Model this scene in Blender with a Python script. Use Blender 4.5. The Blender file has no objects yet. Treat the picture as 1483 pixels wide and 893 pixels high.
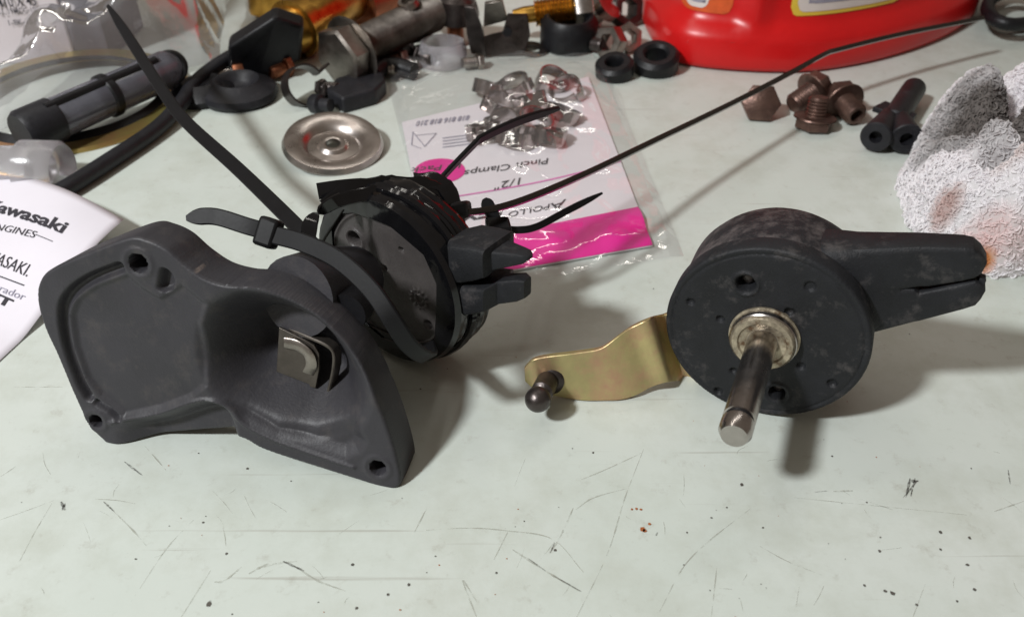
import bpy, math, random
import numpy as np
random.seed(7); rng = np.random.default_rng(7)
R_ = math.radians
S = 0.001                                  # all building is done in millimetres
# ---------------------------------------------------------------- camera
scene = bpy.context.scene
PW, PH, FPX = 1483.0, 893.0, 1250.0
PCX, PCY = 741.5, 446.5
PITCH = math.atan(971 / FPX); CAMH = 177.0
cam_d = bpy.data.cameras.new('Camera'); cam = bpy.data.objects.new('Camera', cam_d)
scene.collection.objects.link(cam); scene.camera = cam
cam.location = (0, 0, CAMH * S); cam.rotation_euler = (math.pi / 2 - PITCH, 0, 0)
cam_d.sensor_width = 36; cam_d.lens = FPX / PW * 36
cam_d.clip_start = 0.01; cam_d.clip_end = 20
cam_d.dof.use_dof = True; cam_d.dof.focus_distance = 0.245; cam_d.dof.aperture_fstop = 20
# ---------------------------------------------------------------- light
world = bpy.data.worlds.new('World'); scene.world = world; world.use_nodes = True
bg = world.node_tree.nodes['Background']
bg.inputs[0].default_value = (1.0, 0.83, 0.68, 1); bg.inputs[1].default_value = 0.16
def area(name, loc, target, size, power, col):
    d = bpy.data.lights.new(name, 'AREA'); d.shape = 'DISK'; d.size = size; d.energy = power; d.color = col
    o = bpy.data.objects.new(name, d); scene.collection.objects.link(o); o.location = loc
    v = np.array(target) - np.array(loc)
    from mathutils import Vector
    o.rotation_euler = Vector(v).to_track_quat('-Z', 'Y').to_euler()
    return o
area('bench_lamp', (-0.70, -0.31, 0.92), (0.05, 0.24, 0), 0.12, 15.8, (0.97, 0.99, 1.0))
for nm, lx, ly, rot in (('added_overhead_strip', 0.10, 0.95, 0.25), ('added_overhead_strip', -0.75, 0.35, 1.4)):  # unseen strip lights, added for soft fill and streaks on metal and film
    tl = area(nm, (lx, ly, 1.5), (lx, ly, 0), 0.06, 3.0, (1.0, 0.95, 0.88)); tl.data.shape = 'RECTANGLE'; tl.data.size = 1.2; tl.data.size_y = 0.05; tl.rotation_euler = (0, 0, rot)
vs = scene.view_settings; vs.view_transform = 'Standard'; vs.look = 'None'; vs.exposure = 0; vs.gamma = 1
# ---------------------------------------------------------------- pixel helpers
FWD = np.array([0, math.cos(PITCH), -math.sin(PITCH)]); RT = np.array([1.0, 0, 0]); UP = np.cross(RT, FWD)
CAM = np.array([0, 0, CAMH])
def ray(x, y): return FWD + RT * ((x - PCX) / FPX) + UP * (-(y - PCY) / FPX)
def P(x, y, z=0.0): r = ray(x, y); return CAM + r * ((z - CAMH) / r[2])
def PD(x, y, d): return CAM + ray(x, y) * d
def PL(x, y, p0, n): r = ray(x, y); return CAM + r * (np.dot(np.asarray(p0) - CAM, n) / np.dot(r, n))
def nrm(v): v = np.asarray(v, float); return v / np.linalg.norm(v)
def frame(a, hint=(0, 0, 1)):
    a = nrm(a); h = np.asarray(hint, float)
    if abs(np.dot(a, h)) > 0.98: h = np.array([0, 1.0, 0])
    e1 = nrm(np.cross(h, a)); return e1, np.cross(a, e1), a
# ---------------------------------------------------------------- materials
def lin(c): return tuple(((x / 255) / 12.92 if x / 255 <= 0.04045 else ((x / 255 + 0.055) / 1.055) ** 2.4) for x in c)
def mat(name, col, rough=0.5, metal=0.0, var=0.25, vscale=120, col2=None, bump=0.0, bscale=600, dust=None, dscale=90, dlo=0.55, dhi=0.75, damt=0.6, spec=0.5, coat=0.0, trans=0.0, alpha=1.0, sss=0.0, rvar=0.12, wear=0.0):
    m = bpy.data.materials.new(name); m.use_nodes = True; nt = m.node_tree; N = nt.nodes; L = nt.links
    b = N['Principled BSDF']
    tc = N.new('ShaderNodeTexCoord')
    n1 = N.new('ShaderNodeTexNoise'); n1.inputs['Scale'].default_value = vscale; n1.inputs['Detail'].default_value = 6; n1.inputs['Roughness'].default_value = 0.65
    L.new(tc.outputs['Object'], n1.inputs['Vector'])
    mx = N.new('ShaderNodeMix'); mx.data_type = 'RGBA'
    c = np.array(col[:3]); c2 = np.array(col2[:3]) if col2 is not None else c * (1 + var); c1 = c if col2 is not None else c * (1 - var)
    mx.inputs[6].default_value = (*c1, 1); mx.inputs[7].default_value = (*c2, 1)
    rm = N.new('ShaderNodeMapRange'); rm.inputs[1].default_value = 0.32; rm.inputs[2].default_value = 0.68
    L.new(n1.outputs['Fac'], rm.inputs[0]); L.new(rm.outputs[0], mx.inputs[0])
    out = mx.outputs[2]
    if dust is not None:
        n2 = N.new('ShaderNodeTexNoise'); n2.inputs['Scale'].default_value = dscale; n2.inputs['Detail'].default_value = 9; n2.inputs['Roughness'].default_value = 0.72
        L.new(tc.outputs['Object'], n2.inputs['Vector'])
        r2 = N.new('ShaderNodeMapRange'); r2.inputs[1].default_value = dlo; r2.inputs[2].default_value = dhi; r2.inputs[4].default_value = damt
        L.new(n2.outputs['Fac'], r2.inputs[0])
        m2 = N.new('ShaderNodeMix'); m2.data_type = 'RGBA'; L.new(r2.outputs[0], m2.inputs[0]); L.new(out, m2.inputs[6]); m2.inputs[7].default_value = (*dust, 1)
        out = m2.outputs[2]
    if wear:                                    # rubbed, paler convex edges
        ge = N.new('ShaderNodeNewGeometry'); wp = N.new('ShaderNodeMapRange'); wp.inputs[1].default_value = 0.57; wp.inputs[2].default_value = 0.70; L.new(ge.outputs['Pointiness'], wp.inputs[0])
        wn = N.new('ShaderNodeTexNoise'); wn.inputs['Scale'].default_value = 240; wn.inputs['Detail'].default_value = 6; L.new(tc.outputs['Object'], wn.inputs['Vector'])
        wm = N.new('ShaderNodeMapRange'); wm.inputs[1].default_value = 0.42; wm.inputs[2].default_value = 0.66; wm.inputs[4].default_value = wear; L.new(wn.outputs['Fac'], wm.inputs[0])
        mu = N.new('ShaderNodeMath'); mu.operation = 'MULTIPLY'; L.new(wp.outputs[0], mu.inputs[0]); L.new(wm.outputs[0], mu.inputs[1])
        m3 = N.new('ShaderNodeMix'); m3.data_type = 'RGBA'; L.new(mu.outputs[0], m3.inputs[0]); L.new(out, m3.inputs[6]); m3.inputs[7].default_value = (*lin((150, 134, 124)), 1); out = m3.outputs[2]
    L.new(out, b.inputs['Base Color'])
    rr = N.new('ShaderNodeMapRange'); rr.inputs[3].default_value = max(0.02, rough - rvar); rr.inputs[4].default_value = min(1, rough + rvar)
    L.new(n1.outputs['Fac'], rr.inputs[0]); L.new(rr.outputs[0], b.inputs['Roughness'])
    b.inputs['Metallic'].default_value = metal; b.inputs['Specular IOR Level'].default_value = spec
    b.inputs['Coat Weight'].default_value = coat; b.inputs['Transmission Weight'].default_value = trans; b.inputs['Alpha'].default_value = alpha
    if sss: b.inputs['Subsurface Weight'].default_value = sss; b.inputs['Subsurface Radius'].default_value = (0.002, 0.002, 0.002)
    if bump:
        n3 = N.new('ShaderNodeTexNoise'); n3.inputs['Scale'].default_value = bscale; n3.inputs['Detail'].default_value = 5
        L.new(tc.outputs['Object'], n3.inputs['Vector'])
        bp = N.new('ShaderNodeBump'); bp.inputs['Strength'].default_value = bump; bp.inputs['Distance'].default_value = 0.0006
        L.new(n3.outputs['Fac'], bp.inputs['Height']); L.new(bp.outputs[0], b.inputs['Normal'])
    return m
MT = {}
MT['cover'] = mat('matte_black_plastic', lin((52, 51, 55)), 0.5, wear=0.55, var=0.16, vscale=45, spec=0.42, bump=0.14, bscale=1500, dust=lin((92, 86, 82)), dscale=150, dlo=0.52, dhi=0.85, damt=0.5)
MT['pump'] = mat('black_pump_plastic', lin((30, 31, 34)), 0.58, spec=0.32, var=0.25, vscale=110, bump=0.25, bscale=1800, dust=lin((118, 112, 110)), dscale=160, dlo=0.54, dhi=0.85, damt=0.5)
MT['dusty'] = mat('dusty_pump_plastic', lin((32, 32, 35)), 0.6, spec=0.32, var=0.25, vscale=90, bump=0.25, bscale=1500, dust=lin((140, 130, 128)), dscale=110, dlo=0.45, dhi=0.74, damt=0.6)
MT['face'] = mat('grey_black_face_plastic', lin((70, 66, 65)), 0.42, var=0.2, vscale=90, bump=0.2, bscale=1500, dust=lin((112, 104, 98)), dscale=100, dlo=0.56, dhi=0.85, damt=0.5)
MT['tie'] = mat('black_nylon', lin((14, 14, 16)), 0.5, spec=0.25, var=0.2, bump=0.04, bscale=900, rvar=0.06)
MT['tie_gloss'] = mat('glossy_black_nylon', lin((30, 24, 20)), 0.22, spec=0.6, var=0.2, rvar=0.05)
MT['tape'] = mat('glossy_black_film', lin((15, 15, 17)), 0.13, var=0.3, rvar=0.06, bump=0.12, bscale=200)
MT['rubber'] = mat('black_rubber', lin((32, 32, 36)), 0.5, var=0.3, spec=0.35, dust=lin((92, 88, 88)), dscale=110, dlo=0.58, dhi=0.85, damt=0.5, bump=0.2)
MT['rubber_dark'] = mat('dark_rubber', lin((20, 20, 23)), 0.45, var=0.3, spec=0.35, bump=0.2)
MT['steel'] = mat('polished_steel', lin((178, 172, 168)), 0.24, 1.0, var=0.12, vscale=200, bump=0.05)
MT['dull_steel'] = mat('dull_steel', lin((150, 143, 136)), 0.36, 1.0, var=0.3, vscale=90, bump=0.15, bscale=500, dust=lin((110, 88, 70)), dscale=80)
MT['washer'] = mat('pressed_steel', lin((190, 183, 178)), 0.30, 1.0, var=0.25, vscale=60, bump=0.06, dust=lin((120, 92, 76)), dscale=60, dlo=0.58, dhi=0.8)
MT['rust'] = mat('rusty_brown_steel', lin((124, 98, 88)), 0.38, 0.75, var=0.35, vscale=160, col2=lin((88, 68, 62)), bump=0.3, dust=lin((150, 118, 100)), dscale=200, dlo=0.58, dhi=0.8)
MT['dark_steel'] = mat('dark_oily_steel', lin((80, 74, 72)), 0.35, 0.85, var=0.4, vscale=120, bump=0.25)
MT['zinc'] = mat('yellow_zinc', lin((212, 194, 140)), 0.4, 0.75, var=0.2, vscale=40, col2=lin((172, 162, 116)), bump=0.12, dust=lin((205, 142, 130)), dscale=62, dlo=0.48, dhi=0.68, damt=0.65)
MT['zinc_ring'] = mat('copper_yellow_zinc', lin((186, 130, 96)), 0.34, 0.8, vscale=26, col2=lin((176, 172, 96)), bump=0.1)
MT['brass'] = mat('brass', lin((190, 146, 70)), 0.3, 1.0, var=0.25, vscale=150)
MT['copper'] = mat('copper', lin((150, 96, 70)), 0.4, 0.9, var=0.3)
MT['crud'] = mat('cream_crusted_metal', lin((112, 103, 90)), 0.45, 0.6, vscale=260, col2=lin((196, 184, 160)), bump=0.5, bscale=700, dust=lin((96, 66, 40)), dscale=240, dlo=0.54, dhi=0.66, damt=0.85)
MT['red'] = mat('red_plastic', lin((205, 22, 24)), 0.33, var=0.08, vscale=30, bump=0.06, bscale=300, spec=0.45)
MT['paper'] = mat('white_paper', lin((226, 222, 230)), 0.8, var=0.03, vscale=20)
MT['card'] = mat('glossy_white_card', lin((238, 234, 238)), 0.4, var=0.03, vscale=20)
MT['magenta'] = mat('magenta_print', lin((232, 8, 150)), 0.35, var=0.06, vscale=40)
MT['ink'] = mat('dark_ink', lin((52, 50, 58)), 0.6, var=0.1)
MT['ink_grey'] = mat('grey_ink', lin((150, 148, 164)), 0.6, var=0.1)
MT['ink_pink'] = mat('pink_ink', lin((226, 120, 190)), 0.6, var=0.1)
MT['boxcard'] = mat('white_box_board', lin((205, 196, 200)), 0.7, var=0.05, vscale=15)
MT['greyboard'] = mat('grey_board', lin((110, 106, 112)), 0.7, var=0.1)
MT['clear'] = mat('cloudy_clear_plastic', lin((225, 222, 226)), 0.2, var=0.05, trans=0.75, bump=0.15)
MT['tube_clear'] = mat('smoky_clear_tube', lin((118, 118, 128)), 0.2, var=0.15, trans=0.5)
MT['label_yellow'] = mat('yellow_print', lin((226, 196, 70)), 0.4, var=0.05)
MT['label_orange'] = mat('orange_print', lin((214, 92, 40)), 0.4, var=0.15, vscale=200)
MT['label_white'] = mat('label_white', lin((222, 214, 208)), 0.4, var=0.05, vscale=100)
MT['clamp_steel'] = mat('bright_clamp_steel', lin((168, 160, 156)), 0.2, 1.0, var=0.35, vscale=150, bump=0.12, bscale=300)
MT['clip'] = mat('brownish_spring_steel', lin((98, 92, 86)), 0.46, 0.85, var=0.25, vscale=140, bump=0.1)
def film_mat(name, base, gl, tint=(0.93, 0.92, 0.94)):
    m = bpy.data.materials.new(name); m.use_nodes = True; nt = m.node_tree; N = nt.nodes; L = nt.links
    N.remove(N['Principled BSDF']); out = N['Material Output']
    tr = N.new('ShaderNodeBsdfTransparent'); tr.inputs[0].default_value = (*tint, 1)
    df = N.new('ShaderNodeBsdfDiffuse'); df.inputs[0].default_value = (0.75, 0.74, 0.77, 1)
    gs = N.new('ShaderNodeBsdfGlossy'); gs.inputs['Roughness'].default_value = 0.10
    lw = N.new('ShaderNodeLayerWeight'); lw.inputs[0].default_value = 0.35
    tc = N.new('ShaderNodeTexCoord'); nz = N.new('ShaderNodeTexNoise'); nz.inputs['Scale'].default_value = 60; nz.inputs['Detail'].default_value = 4
    L.new(tc.outputs['Object'], nz.inputs[0])
    bp = N.new('ShaderNodeBump'); bp.inputs['Strength'].default_value = 0.5; bp.inputs['Distance'].default_value = 0.002; L.new(nz.outputs['Fac'], bp.inputs['Height'])
    L.new(bp.outputs[0], gs.inputs['Normal'])
    m1 = N.new('ShaderNodeMixShader'); mr = N.new('ShaderNodeMapRange'); mr.inputs[3].default_value = base * 0.4; mr.inputs[4].default_value = base * 1.6
    L.new(nz.outputs['Fac'], mr.inputs[0]); L.new(mr.outputs[0], m1.inputs[0]); L.new(tr.outputs[0], m1.inputs[1]); L.new(df.outputs[0], m1.inputs[2])
    m2 = N.new('ShaderNodeMixShader'); mm = N.new('ShaderNodeMath'); mm.operation = 'MULTIPLY_ADD'; mm.inputs[1].default_value = gl; mm.inputs[2].default_value = gl * 0.25
    L.new(lw.outputs['Fresnel'], mm.inputs[0]); L.new(mm.outputs[0], m2.inputs[0]); L.new(m1.outputs[0], m2.inputs[1]); L.new(gs.outputs[0], m2.inputs[2])
    L.new(m2.outputs[0], out.inputs[0]); return m
MT['film'] = film_mat('clear_film', 0.04, 0.14, (0.985, 0.98, 0.985))
MT['film_bag'] = film_mat('milky_film', 0.16, 0.55, (0.95, 0.945, 0.96))
def scratch_mat(name, col, thresh, scale):
    m = bpy.data.materials.new(name); m.use_nodes = True; nt = m.node_tree; N = nt.nodes; L = nt.links
    b = N['Principled BSDF']; b.inputs['Base Color'].default_value = (*col, 1); b.inputs['Roughness'].default_value = 0.7
    tc = N.new('ShaderNodeTexCoord'); nz = N.new('ShaderNodeTexNoise'); nz.inputs['Scale'].default_value = scale; nz.inputs['Detail'].default_value = 7; nz.inputs['Roughness'].default_value = 0.7
    L.new(tc.outputs['Object'], nz.inputs[0]); mr = N.new('ShaderNodeMapRange'); mr.inputs[1].default_value = thresh - 0.1; mr.inputs[2].default_value = thresh + 0.16
    mr.inputs[4].default_value = 0.8; L.new(nz.outputs['Fac'], mr.inputs[0]); L.new(mr.outputs[0], b.inputs['Alpha']); return m
MT['scratch'] = scratch_mat('scratch_grey', lin((176, 177, 166)), 0.5, 200)
MT['scratch_dark'] = scratch_mat('scratch_black', lin((84, 82, 78)), 0.45, 900)
MT['smudge'] = scratch_mat('smudge_brown', lin((150, 142, 126)), 0.55, 260)
MT['speck'] = mat('speck_black', lin((84, 80, 74)), 0.8)
MT['speck_rust'] = mat('speck_rust', lin((160, 92, 48)), 0.8)
# bench paint
def bench_mat():
    m = bpy.data.materials.new('worn_mint_paint'); m.use_nodes = True; nt = m.node_tree; N = nt.nodes; L = nt.links
    b = N['Principled BSDF']; tc = N.new('ShaderNodeTexCoord')
    def noise(sc, det=6, ro=0.6, vec=None):
        n = N.new('ShaderNodeTexNoise'); n.inputs['Scale'].default_value = sc; n.inputs['Detail'].default_value = det; n.inputs['Roughness'].default_value = ro
        L.new(vec if vec else tc.outputs['Object'], n.inputs['Vector']); return n
    def rng_(src, a, c, o0=0, o1=1):
        r = N.new('ShaderNodeMapRange'); r.inputs[1].default_value = a; r.inputs[2].default_value = c; r.inputs[3].default_value = o0; r.inputs[4].default_value = o1
        L.new(src, r.inputs[0]); return r.outputs[0]
    def mixc(f, a, c):
        x = N.new('ShaderNodeMix'); x.data_type = 'RGBA'; L.new(f, x.inputs[0])
        if isinstance(a, tuple): x.inputs[6].default_value = (*a, 1)
        else: L.new(a, x.inputs[6])
        x.inputs[7].default_value = (*c, 1); return x.outputs[2]
    base = mixc(rng_(noise(9, 5).outputs['Fac'], 0.35, 0.65), lin((198, 206, 198)), lin((207, 213, 207)))
    base = mixc(rng_(noise(38, 8, 0.7).outputs['Fac'], 0.46, 0.74, 0, 0.7), base, lin((182, 187, 175)))      # dull stains
    base = mixc(rng_(noise(140, 8, 0.75).outputs['Fac'], 0.57, 0.76, 0, 0.6), base, lin((160, 158, 146)))    # grime freckles
    base = mixc(rng_(noise(420, 6, 0.7).outputs['Fac'], 0.69, 0.76, 0, 0.7), base, lin((120, 116, 106)))      # specks
    # fine directional hairline scratches
    for ang, sc in ((0.5, 1.0), (-0.9, 1.3), (1.9, 1.1)):
        mp = N.new('ShaderNodeMapping'); mp.inputs['Rotation'].default_value = (0, 0, ang); mp.inputs['Scale'].default_value = (9 * sc, 420 * sc, 1)
        L.new(tc.outputs['Object'], mp.inputs[0])
        base = mixc(rng_(noise(1.0, 3, 0.5, mp.outputs[0]).outputs['Fac'], 0.70, 0.76, 0, 0.5), base, lin((158, 156, 146)))
    L.new(base, b.inputs['Base Color'])
    L.new(rng_(noise(60, 6).outputs['Fac'], 0.3, 0.7, 0.42, 0.62), b.inputs['Roughness']); b.inputs['Specular IOR Level'].default_value = 0.35
    bp = N.new('ShaderNodeBump'); bp.inputs['Strength'].default_value = 0.12; bp.inputs['Distance'].default_value = 0.0008; L.new(noise(90, 6).outputs['Fac'], bp.inputs['Height']); L.new(bp.outputs[0], b.inputs['Normal'])
    return m
MT['bench'] = bench_mat()
# ---------------------------------------------------------------- object helpers
COL = scene.collection
def mk(name, V, F, m, base=(0, 0, 0), parent=None, smooth=40, bevel=0):
    V = (np.asarray(V, float) - np.asarray(base, float)) * S
    me = bpy.data.meshes.new(name); me.from_pydata(V.tolist(), [], [tuple(int(i) for i in f) for f in F]); me.update()
    if smooth:
        me.polygons.foreach_set('use_smooth', [True] * len(me.polygons)); me.set_sharp_from_angle(angle=R_(smooth))
    o = bpy.data.objects.new(name, me); COL.objects.link(o)
    if m: me.materials.append(MT[m] if isinstance(m, str) else m)
    if parent is not None: o.parent = parent
    else: o.location = np.asarray(base) * S
    if bevel:
        b = o.modifiers.new('Bevel', 'BEVEL'); b.width = bevel * S; b.segments = 2; b.limit_method = 'ANGLE'; b.angle_limit = R_(35)
    return o
def tag(o, label, cat, group=None):
    o['label'] = label; o['category'] = cat
    if group: o['group'] = group
    return o
class Thing:
    def __init__(s, name, label, cat, base, group=None):
        s.base = np.asarray(base, float); s.o = bpy.data.objects.new(name, None); COL.objects.link(s.o)
        s.o.location = s.base * S; s.o.empty_display_size = 0.005; tag(s.o, label, cat, group)
    def part(s, name, VF, m, parent=None, **k):
        return mk(name, VF[0], VF[1], m, s.base, parent or s.o, **k)
def solo(name, VF, m, label, cat, base=None, group=None, **k):
    V = np.asarray(VF[0], float)
    if base is None: base = np.r_[V[:, :2].mean(0), V[:, 2].min()]
    return tag(mk(name, V, VF[1], m, base, None, **k), label, cat, group)
def merge(*vfs):
    V = []; F = []; n = 0
    for v, f in vfs:
        V.append(np.asarray(v, float)); F += [tuple(i + n for i in q) for q in f]; n += len(v)
    return np.vstack(V), F
def loft(secs, caps=True, closed=True):
    n = len(secs[0]); V = np.vstack(secs); F = []
    for i in range(len(secs) - 1):
        for j in range(n if closed else n - 1):
            k = (j + 1) % n; F.append((i * n + j, i * n + k, (i + 1) * n + k, (i + 1) * n + j))
    if caps:
        F.append(tuple(range(n))[::-1]); F.append(tuple((len(secs) - 1) * n + j for j in range(n)))
    return V, F
def lathe(prof, O, a, seg=48, hint=(0, 0, 1), phase=0.0, rfun=None):
    e1, e2, a = frame(a, hint); O = np.asarray(O, float); secs = []
    t = np.arange(seg) * 2 * math.pi / seg + phase
    for r, h in prof:
        rr = np.full(seg, max(r, 1e-3)) if rfun is None else rfun(r, h, t)
        secs.append(O + a * h + rr[:, None] * (np.cos(t)[:, None] * e1 + np.sin(t)[:, None] * e2))
    return loft(secs, caps=tuple(prof[0]) != tuple(prof[-1]))
def hexa(O, a, r, h, hint=(0, 0, 1), phase=0.0):
    return lathe([(r * .9, 0), (r, h * .12), (r, h * .88), (r * .9, h)], O, a, 6, hint, phase)
def spline(pts, n=8):
    p = np.asarray(pts, float); q = np.vstack([2 * p[0] - p[1], p, 2 * p[-1] - p[-2]]); out = []
    for i in range(1, len(q) - 2):
        for t in np.linspace(0, 1, n, endpoint=False):
            a, b, c, d = q[i - 1], q[i], q[i + 1], q[i + 2]
            out.append(.5 * (2 * b + (c - a) * t + (2 * a - 5 * b + 4 * c - d) * t * t + (3 * b - a - 3 * c + d) * t ** 3))
    out.append(p[-1]); return np.array(out)
def tube(pts, r, seg=12, n=8):
    c = spline(pts, n) if n else np.asarray(pts, float); r = np.full(len(c), r) if np.isscalar(r) else np.interp(np.linspace(0, 1, len(c)), np.linspace(0, 1, len(r)), r)
    secs = []; e = None
    for i in range(len(c)):
        t = nrm(c[min(i + 1, len(c) - 1)] - c[max(i - 1, 0)])
        if e is None: e = frame(t)[0]
        e = nrm(e - t * np.dot(e, t)); f = np.cross(t, e); th = np.arange(seg) * 2 * math.pi / seg
        secs.append(c[i] + r[i] * (np.cos(th)[:, None] * e + np.sin(th)[:, None] * f))
    return loft(secs)
def strap(pts, wdir, w, th, n=6, taper=True):
    """flat strap along pts; wdir = width direction(s)"""
    c = spline(pts, n); W = np.asarray(wdir, float)
    if W.ndim == 1: W = np.tile(W, (len(pts), 1))
    W = np.array([np.interp(np.linspace(0, 1, len(c)), np.linspace(0, 1, len(W)), W[:, k]) for k in range(3)]).T
    secs = []
    for i in range(len(c)):
        t = nrm(c[min(i + 1, len(c) - 1)] - c[max(i - 1, 0)]); e = nrm(W[i] - t * np.dot(W[i], t)); f = np.cross(t, e)
        k = 1.0
        if taper and i > len(c) - 5: k = [1, .92, .8, .6, .35][i - len(c) + 5]
        a, b = w * k / 2, th / 2
        secs.append(np.array([c[i] + e * x + f * y for x, y in ((-a, -b * .5), (-a * .85, -b), (a * .85, -b), (a, -b * .5), (a, b * .5), (a * .85, b), (-a * .85, b), (-a, b * .5))]))
    return loft(secs)
def obox(c, ax, ay, az, sx, sy, sz):
    c = np.asarray(c, float); V = [c + ax * sx * i / 2 + ay * sy * j / 2 + az * sz * k / 2 for k in (-1, 1) for j in (-1, 1) for i in (-1, 1)]
    return np.array(V), [(0, 2, 3, 1), (4, 5, 7, 6), (0, 1, 5, 4), (2, 6, 7, 3), (0, 4, 6, 2), (1, 3, 7, 5)]
def prism(poly, d):
    a = np.asarray(poly, float); b = a + np.asarray(d, float); n = len(a)
    return np.vstack([a, b]), [tuple(range(n))[::-1], tuple(range(n, 2 * n))] + [(i, (i + 1) % n, n + (i + 1) % n, n + i) for i in range(n)]
def grid(fn, nu, nv, thick=None):
    V = np.array([fn(i / (nu - 1), j / (nv - 1)) for j in range(nv) for i in range(nu)])
    F = [(j * nu + i, j * nu + i + 1, (j + 1) * nu + i + 1, (j + 1) * nu + i) for j in range(nv - 1) for i in range(nu - 1)]
    return V, F
# value noise in numpy
_tab = rng.random((64, 64, 64))
def vnoise(p):
    p = np.asarray(p, float); i = np.floor(p).astype(int); f = p - i; f = f * f * (3 - 2 * f); r = 0
    for dx in (0, 1):
        for dy in (0, 1):
            for dz in (0, 1):
                w = (f[..., 0] if dx else 1 - f[..., 0]) * (f[..., 1] if dy else 1 - f[..., 1]) * (f[..., 2] if dz else 1 - f[..., 2])
                r = r + w * _tab[(i[..., 0] + dx) % 64, (i[..., 1] + dy) % 64, (i[..., 2] + dz) % 64]
    return r
def fbm(p, o=4):
    s = 0; a = .5
    for k in range(o): s = s + a * vnoise(np.asarray(p) * 2 ** k + 7.3 * k); a *= .5
    return s
# signed-distance tools for relief faces
def seg_dist(U, pts, closed=False):
    pts = np.asarray(pts, float); d = np.full(U.shape[0], 1e9); n = len(pts); near = np.zeros_like(U)
    for i in range(n if closed else n - 1):
        a, b = pts[i], pts[(i + 1) % n]; ab = b - a; t = np.clip(((U - a) @ ab) / max(ab @ ab, 1e-9), 0, 1); q = a + t[:, None] * ab
        dd = np.linalg.norm(U - q, axis=1); k = dd < d; d[k] = dd[k]; near[k] = q[k]
    return d, near
def inside(U, pts):
    pts = np.asarray(pts, float); c = np.zeros(len(U), bool); j = len(pts) - 1
    for i in range(len(pts)):
        a, b = pts[i], pts[j]
        k = ((a[1] > U[:, 1]) != (b[1] > U[:, 1])) & (U[:, 0] < (b[0] - a[0]) * (U[:, 1] - a[1]) / (b[1] - a[1] + 1e-12) + a[0]); c ^= k; j = i
    return c
def sdf(U, pts):
    d, near = seg_dist(U, pts, True); ins = inside(U, pts); return np.where(ins, d, -d), near
def sstep(x, a, b): t = np.clip((x - a) / (b - a), 0, 1); return t * t * (3 - 2 * t)
def relief(O, t, v, n, outline, cell, depth, D, back=None, edge=0.0):
    """solid whose front is a relief: depth(U) mm below plane; D = body depth behind plane"""
    outline = np.asarray(outline, float); lo = outline.min(0) - cell * 2; hi = outline.max(0) + cell * 2
    nu, nv = (np.ceil((hi - lo) / cell).astype(int) + 1)
    gu, gv = np.meshgrid(lo[0] + cell * np.arange(nu), lo[1] + cell * np.arange(nv)); U = np.c_[gu.ravel(), gv.ravel()]
    s, near = sdf(U, outline); U = U.copy(); k = np.abs(s) < cell * .6; U[k] = near[k]
    ok = (s > -cell * .6); okg = ok.reshape(nv, nu); q = okg[:-1, :-1] & okg[1:, :-1] & okg[1:, 1:] & okg[:-1, 1:]
    s2 = np.where(k, 0, s)
    jj, ii = np.nonzero(q); f0 = jj * nu + ii; quads = np.c_[f0, f0 + 1, f0 + nu + 1, f0 + nu]
    cnt = np.zeros(nu * nv, int); np.add.at(cnt, quads.ravel(), 1); bd_ = np.nonzero((cnt > 0) & (cnt < 4))[0]; U[bd_] = near[bd_]; s2[bd_] = 0
    used = np.unique(quads); mp = -np.ones(nu * nv, int); mp[used] = np.arange(len(used)); quads = mp[quads]; U = U[used]; s2 = s2[used]
    dep = depth(U, s2)
    if edge: e = np.clip(1 - s2 / edge, 0, 1); dep = dep + edge * (1 - np.sqrt(np.clip(1 - e * e, 0, 1)))
    O = np.asarray(O, float); X = O + U[:, :1] * t + U[:, 1:] * v
    Vf = X - dep[:, None] * n; bd = np.full(len(U), float(D)) if back is None else back(U, dep, s2); Vb = X - bd[:, None] * n
    from collections import Counter
    E = {}
    for f in quads.tolist():
        for a, b in ((f[0], f[1]), (f[1], f[2]), (f[2], f[3]), (f[3], f[0])):
            if (b, a) in E: del E[(b, a)]
            else: E[(a, b)] = 1
    m = len(U); F = quads.tolist() + [[x + m for x in f[::-1]] for f in quads.tolist()] + [[b, a, a + m, b + m] for a, b in E]
    return np.vstack([Vf, Vb]), F
def text_mesh(txt, p0, p1, height, upv, m, base, parent, name='lettering', bold=0.0, lift=0.05, shear=0.0, nor=(0, 0, 1)):
    """text whose line runs p0 -> p1, cap height in mm, letters growing along upv"""
    cu = bpy.data.curves.new(name, 'FONT'); cu.body = txt; cu.offset = bold; cu.shear = shear; cu.resolution_u = 3
    tmp = bpy.data.objects.new('tmp', cu); COL.objects.link(tmp); dg = bpy.context.evaluated_depsgraph_get(); dg.update()
    me = bpy.data.meshes.new_from_object(tmp.evaluated_get(dg)); COL.objects.unlink(tmp); bpy.data.objects.remove(tmp)
    n = len(me.vertices); co = np.zeros(n * 3); me.vertices.foreach_get('co', co); co = co.reshape(-1, 3)
    F = [tuple(p.vertices) for p in me.polygons]; bpy.data.meshes.remove(me)
    x0, x1 = co[:, 0].min(), co[:, 0].max(); p0 = np.asarray(p0, float); p1 = np.asarray(p1, float); upv = nrm(upv)
    V = p0 + ((co[:, :1] - x0) / (x1 - x0)) * (p1 - p0) + (co[:, 1:2] / 0.7) * height * upv + np.asarray(nor) * lift
    return mk(name, V, F, m, base, parent, smooth=0)

# ================================================================ SETTING
bx = obox((0, 420, -15), np.array([1.0, 0, 0]), np.array([0, 1.0, 0]), np.array([0, 0, 1.0]), 1500, 1100, 30)
bench = mk('workbench_top', *bx, 'bench', (0, 420, 0), smooth=0); bench['kind'] = 'structure'
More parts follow.
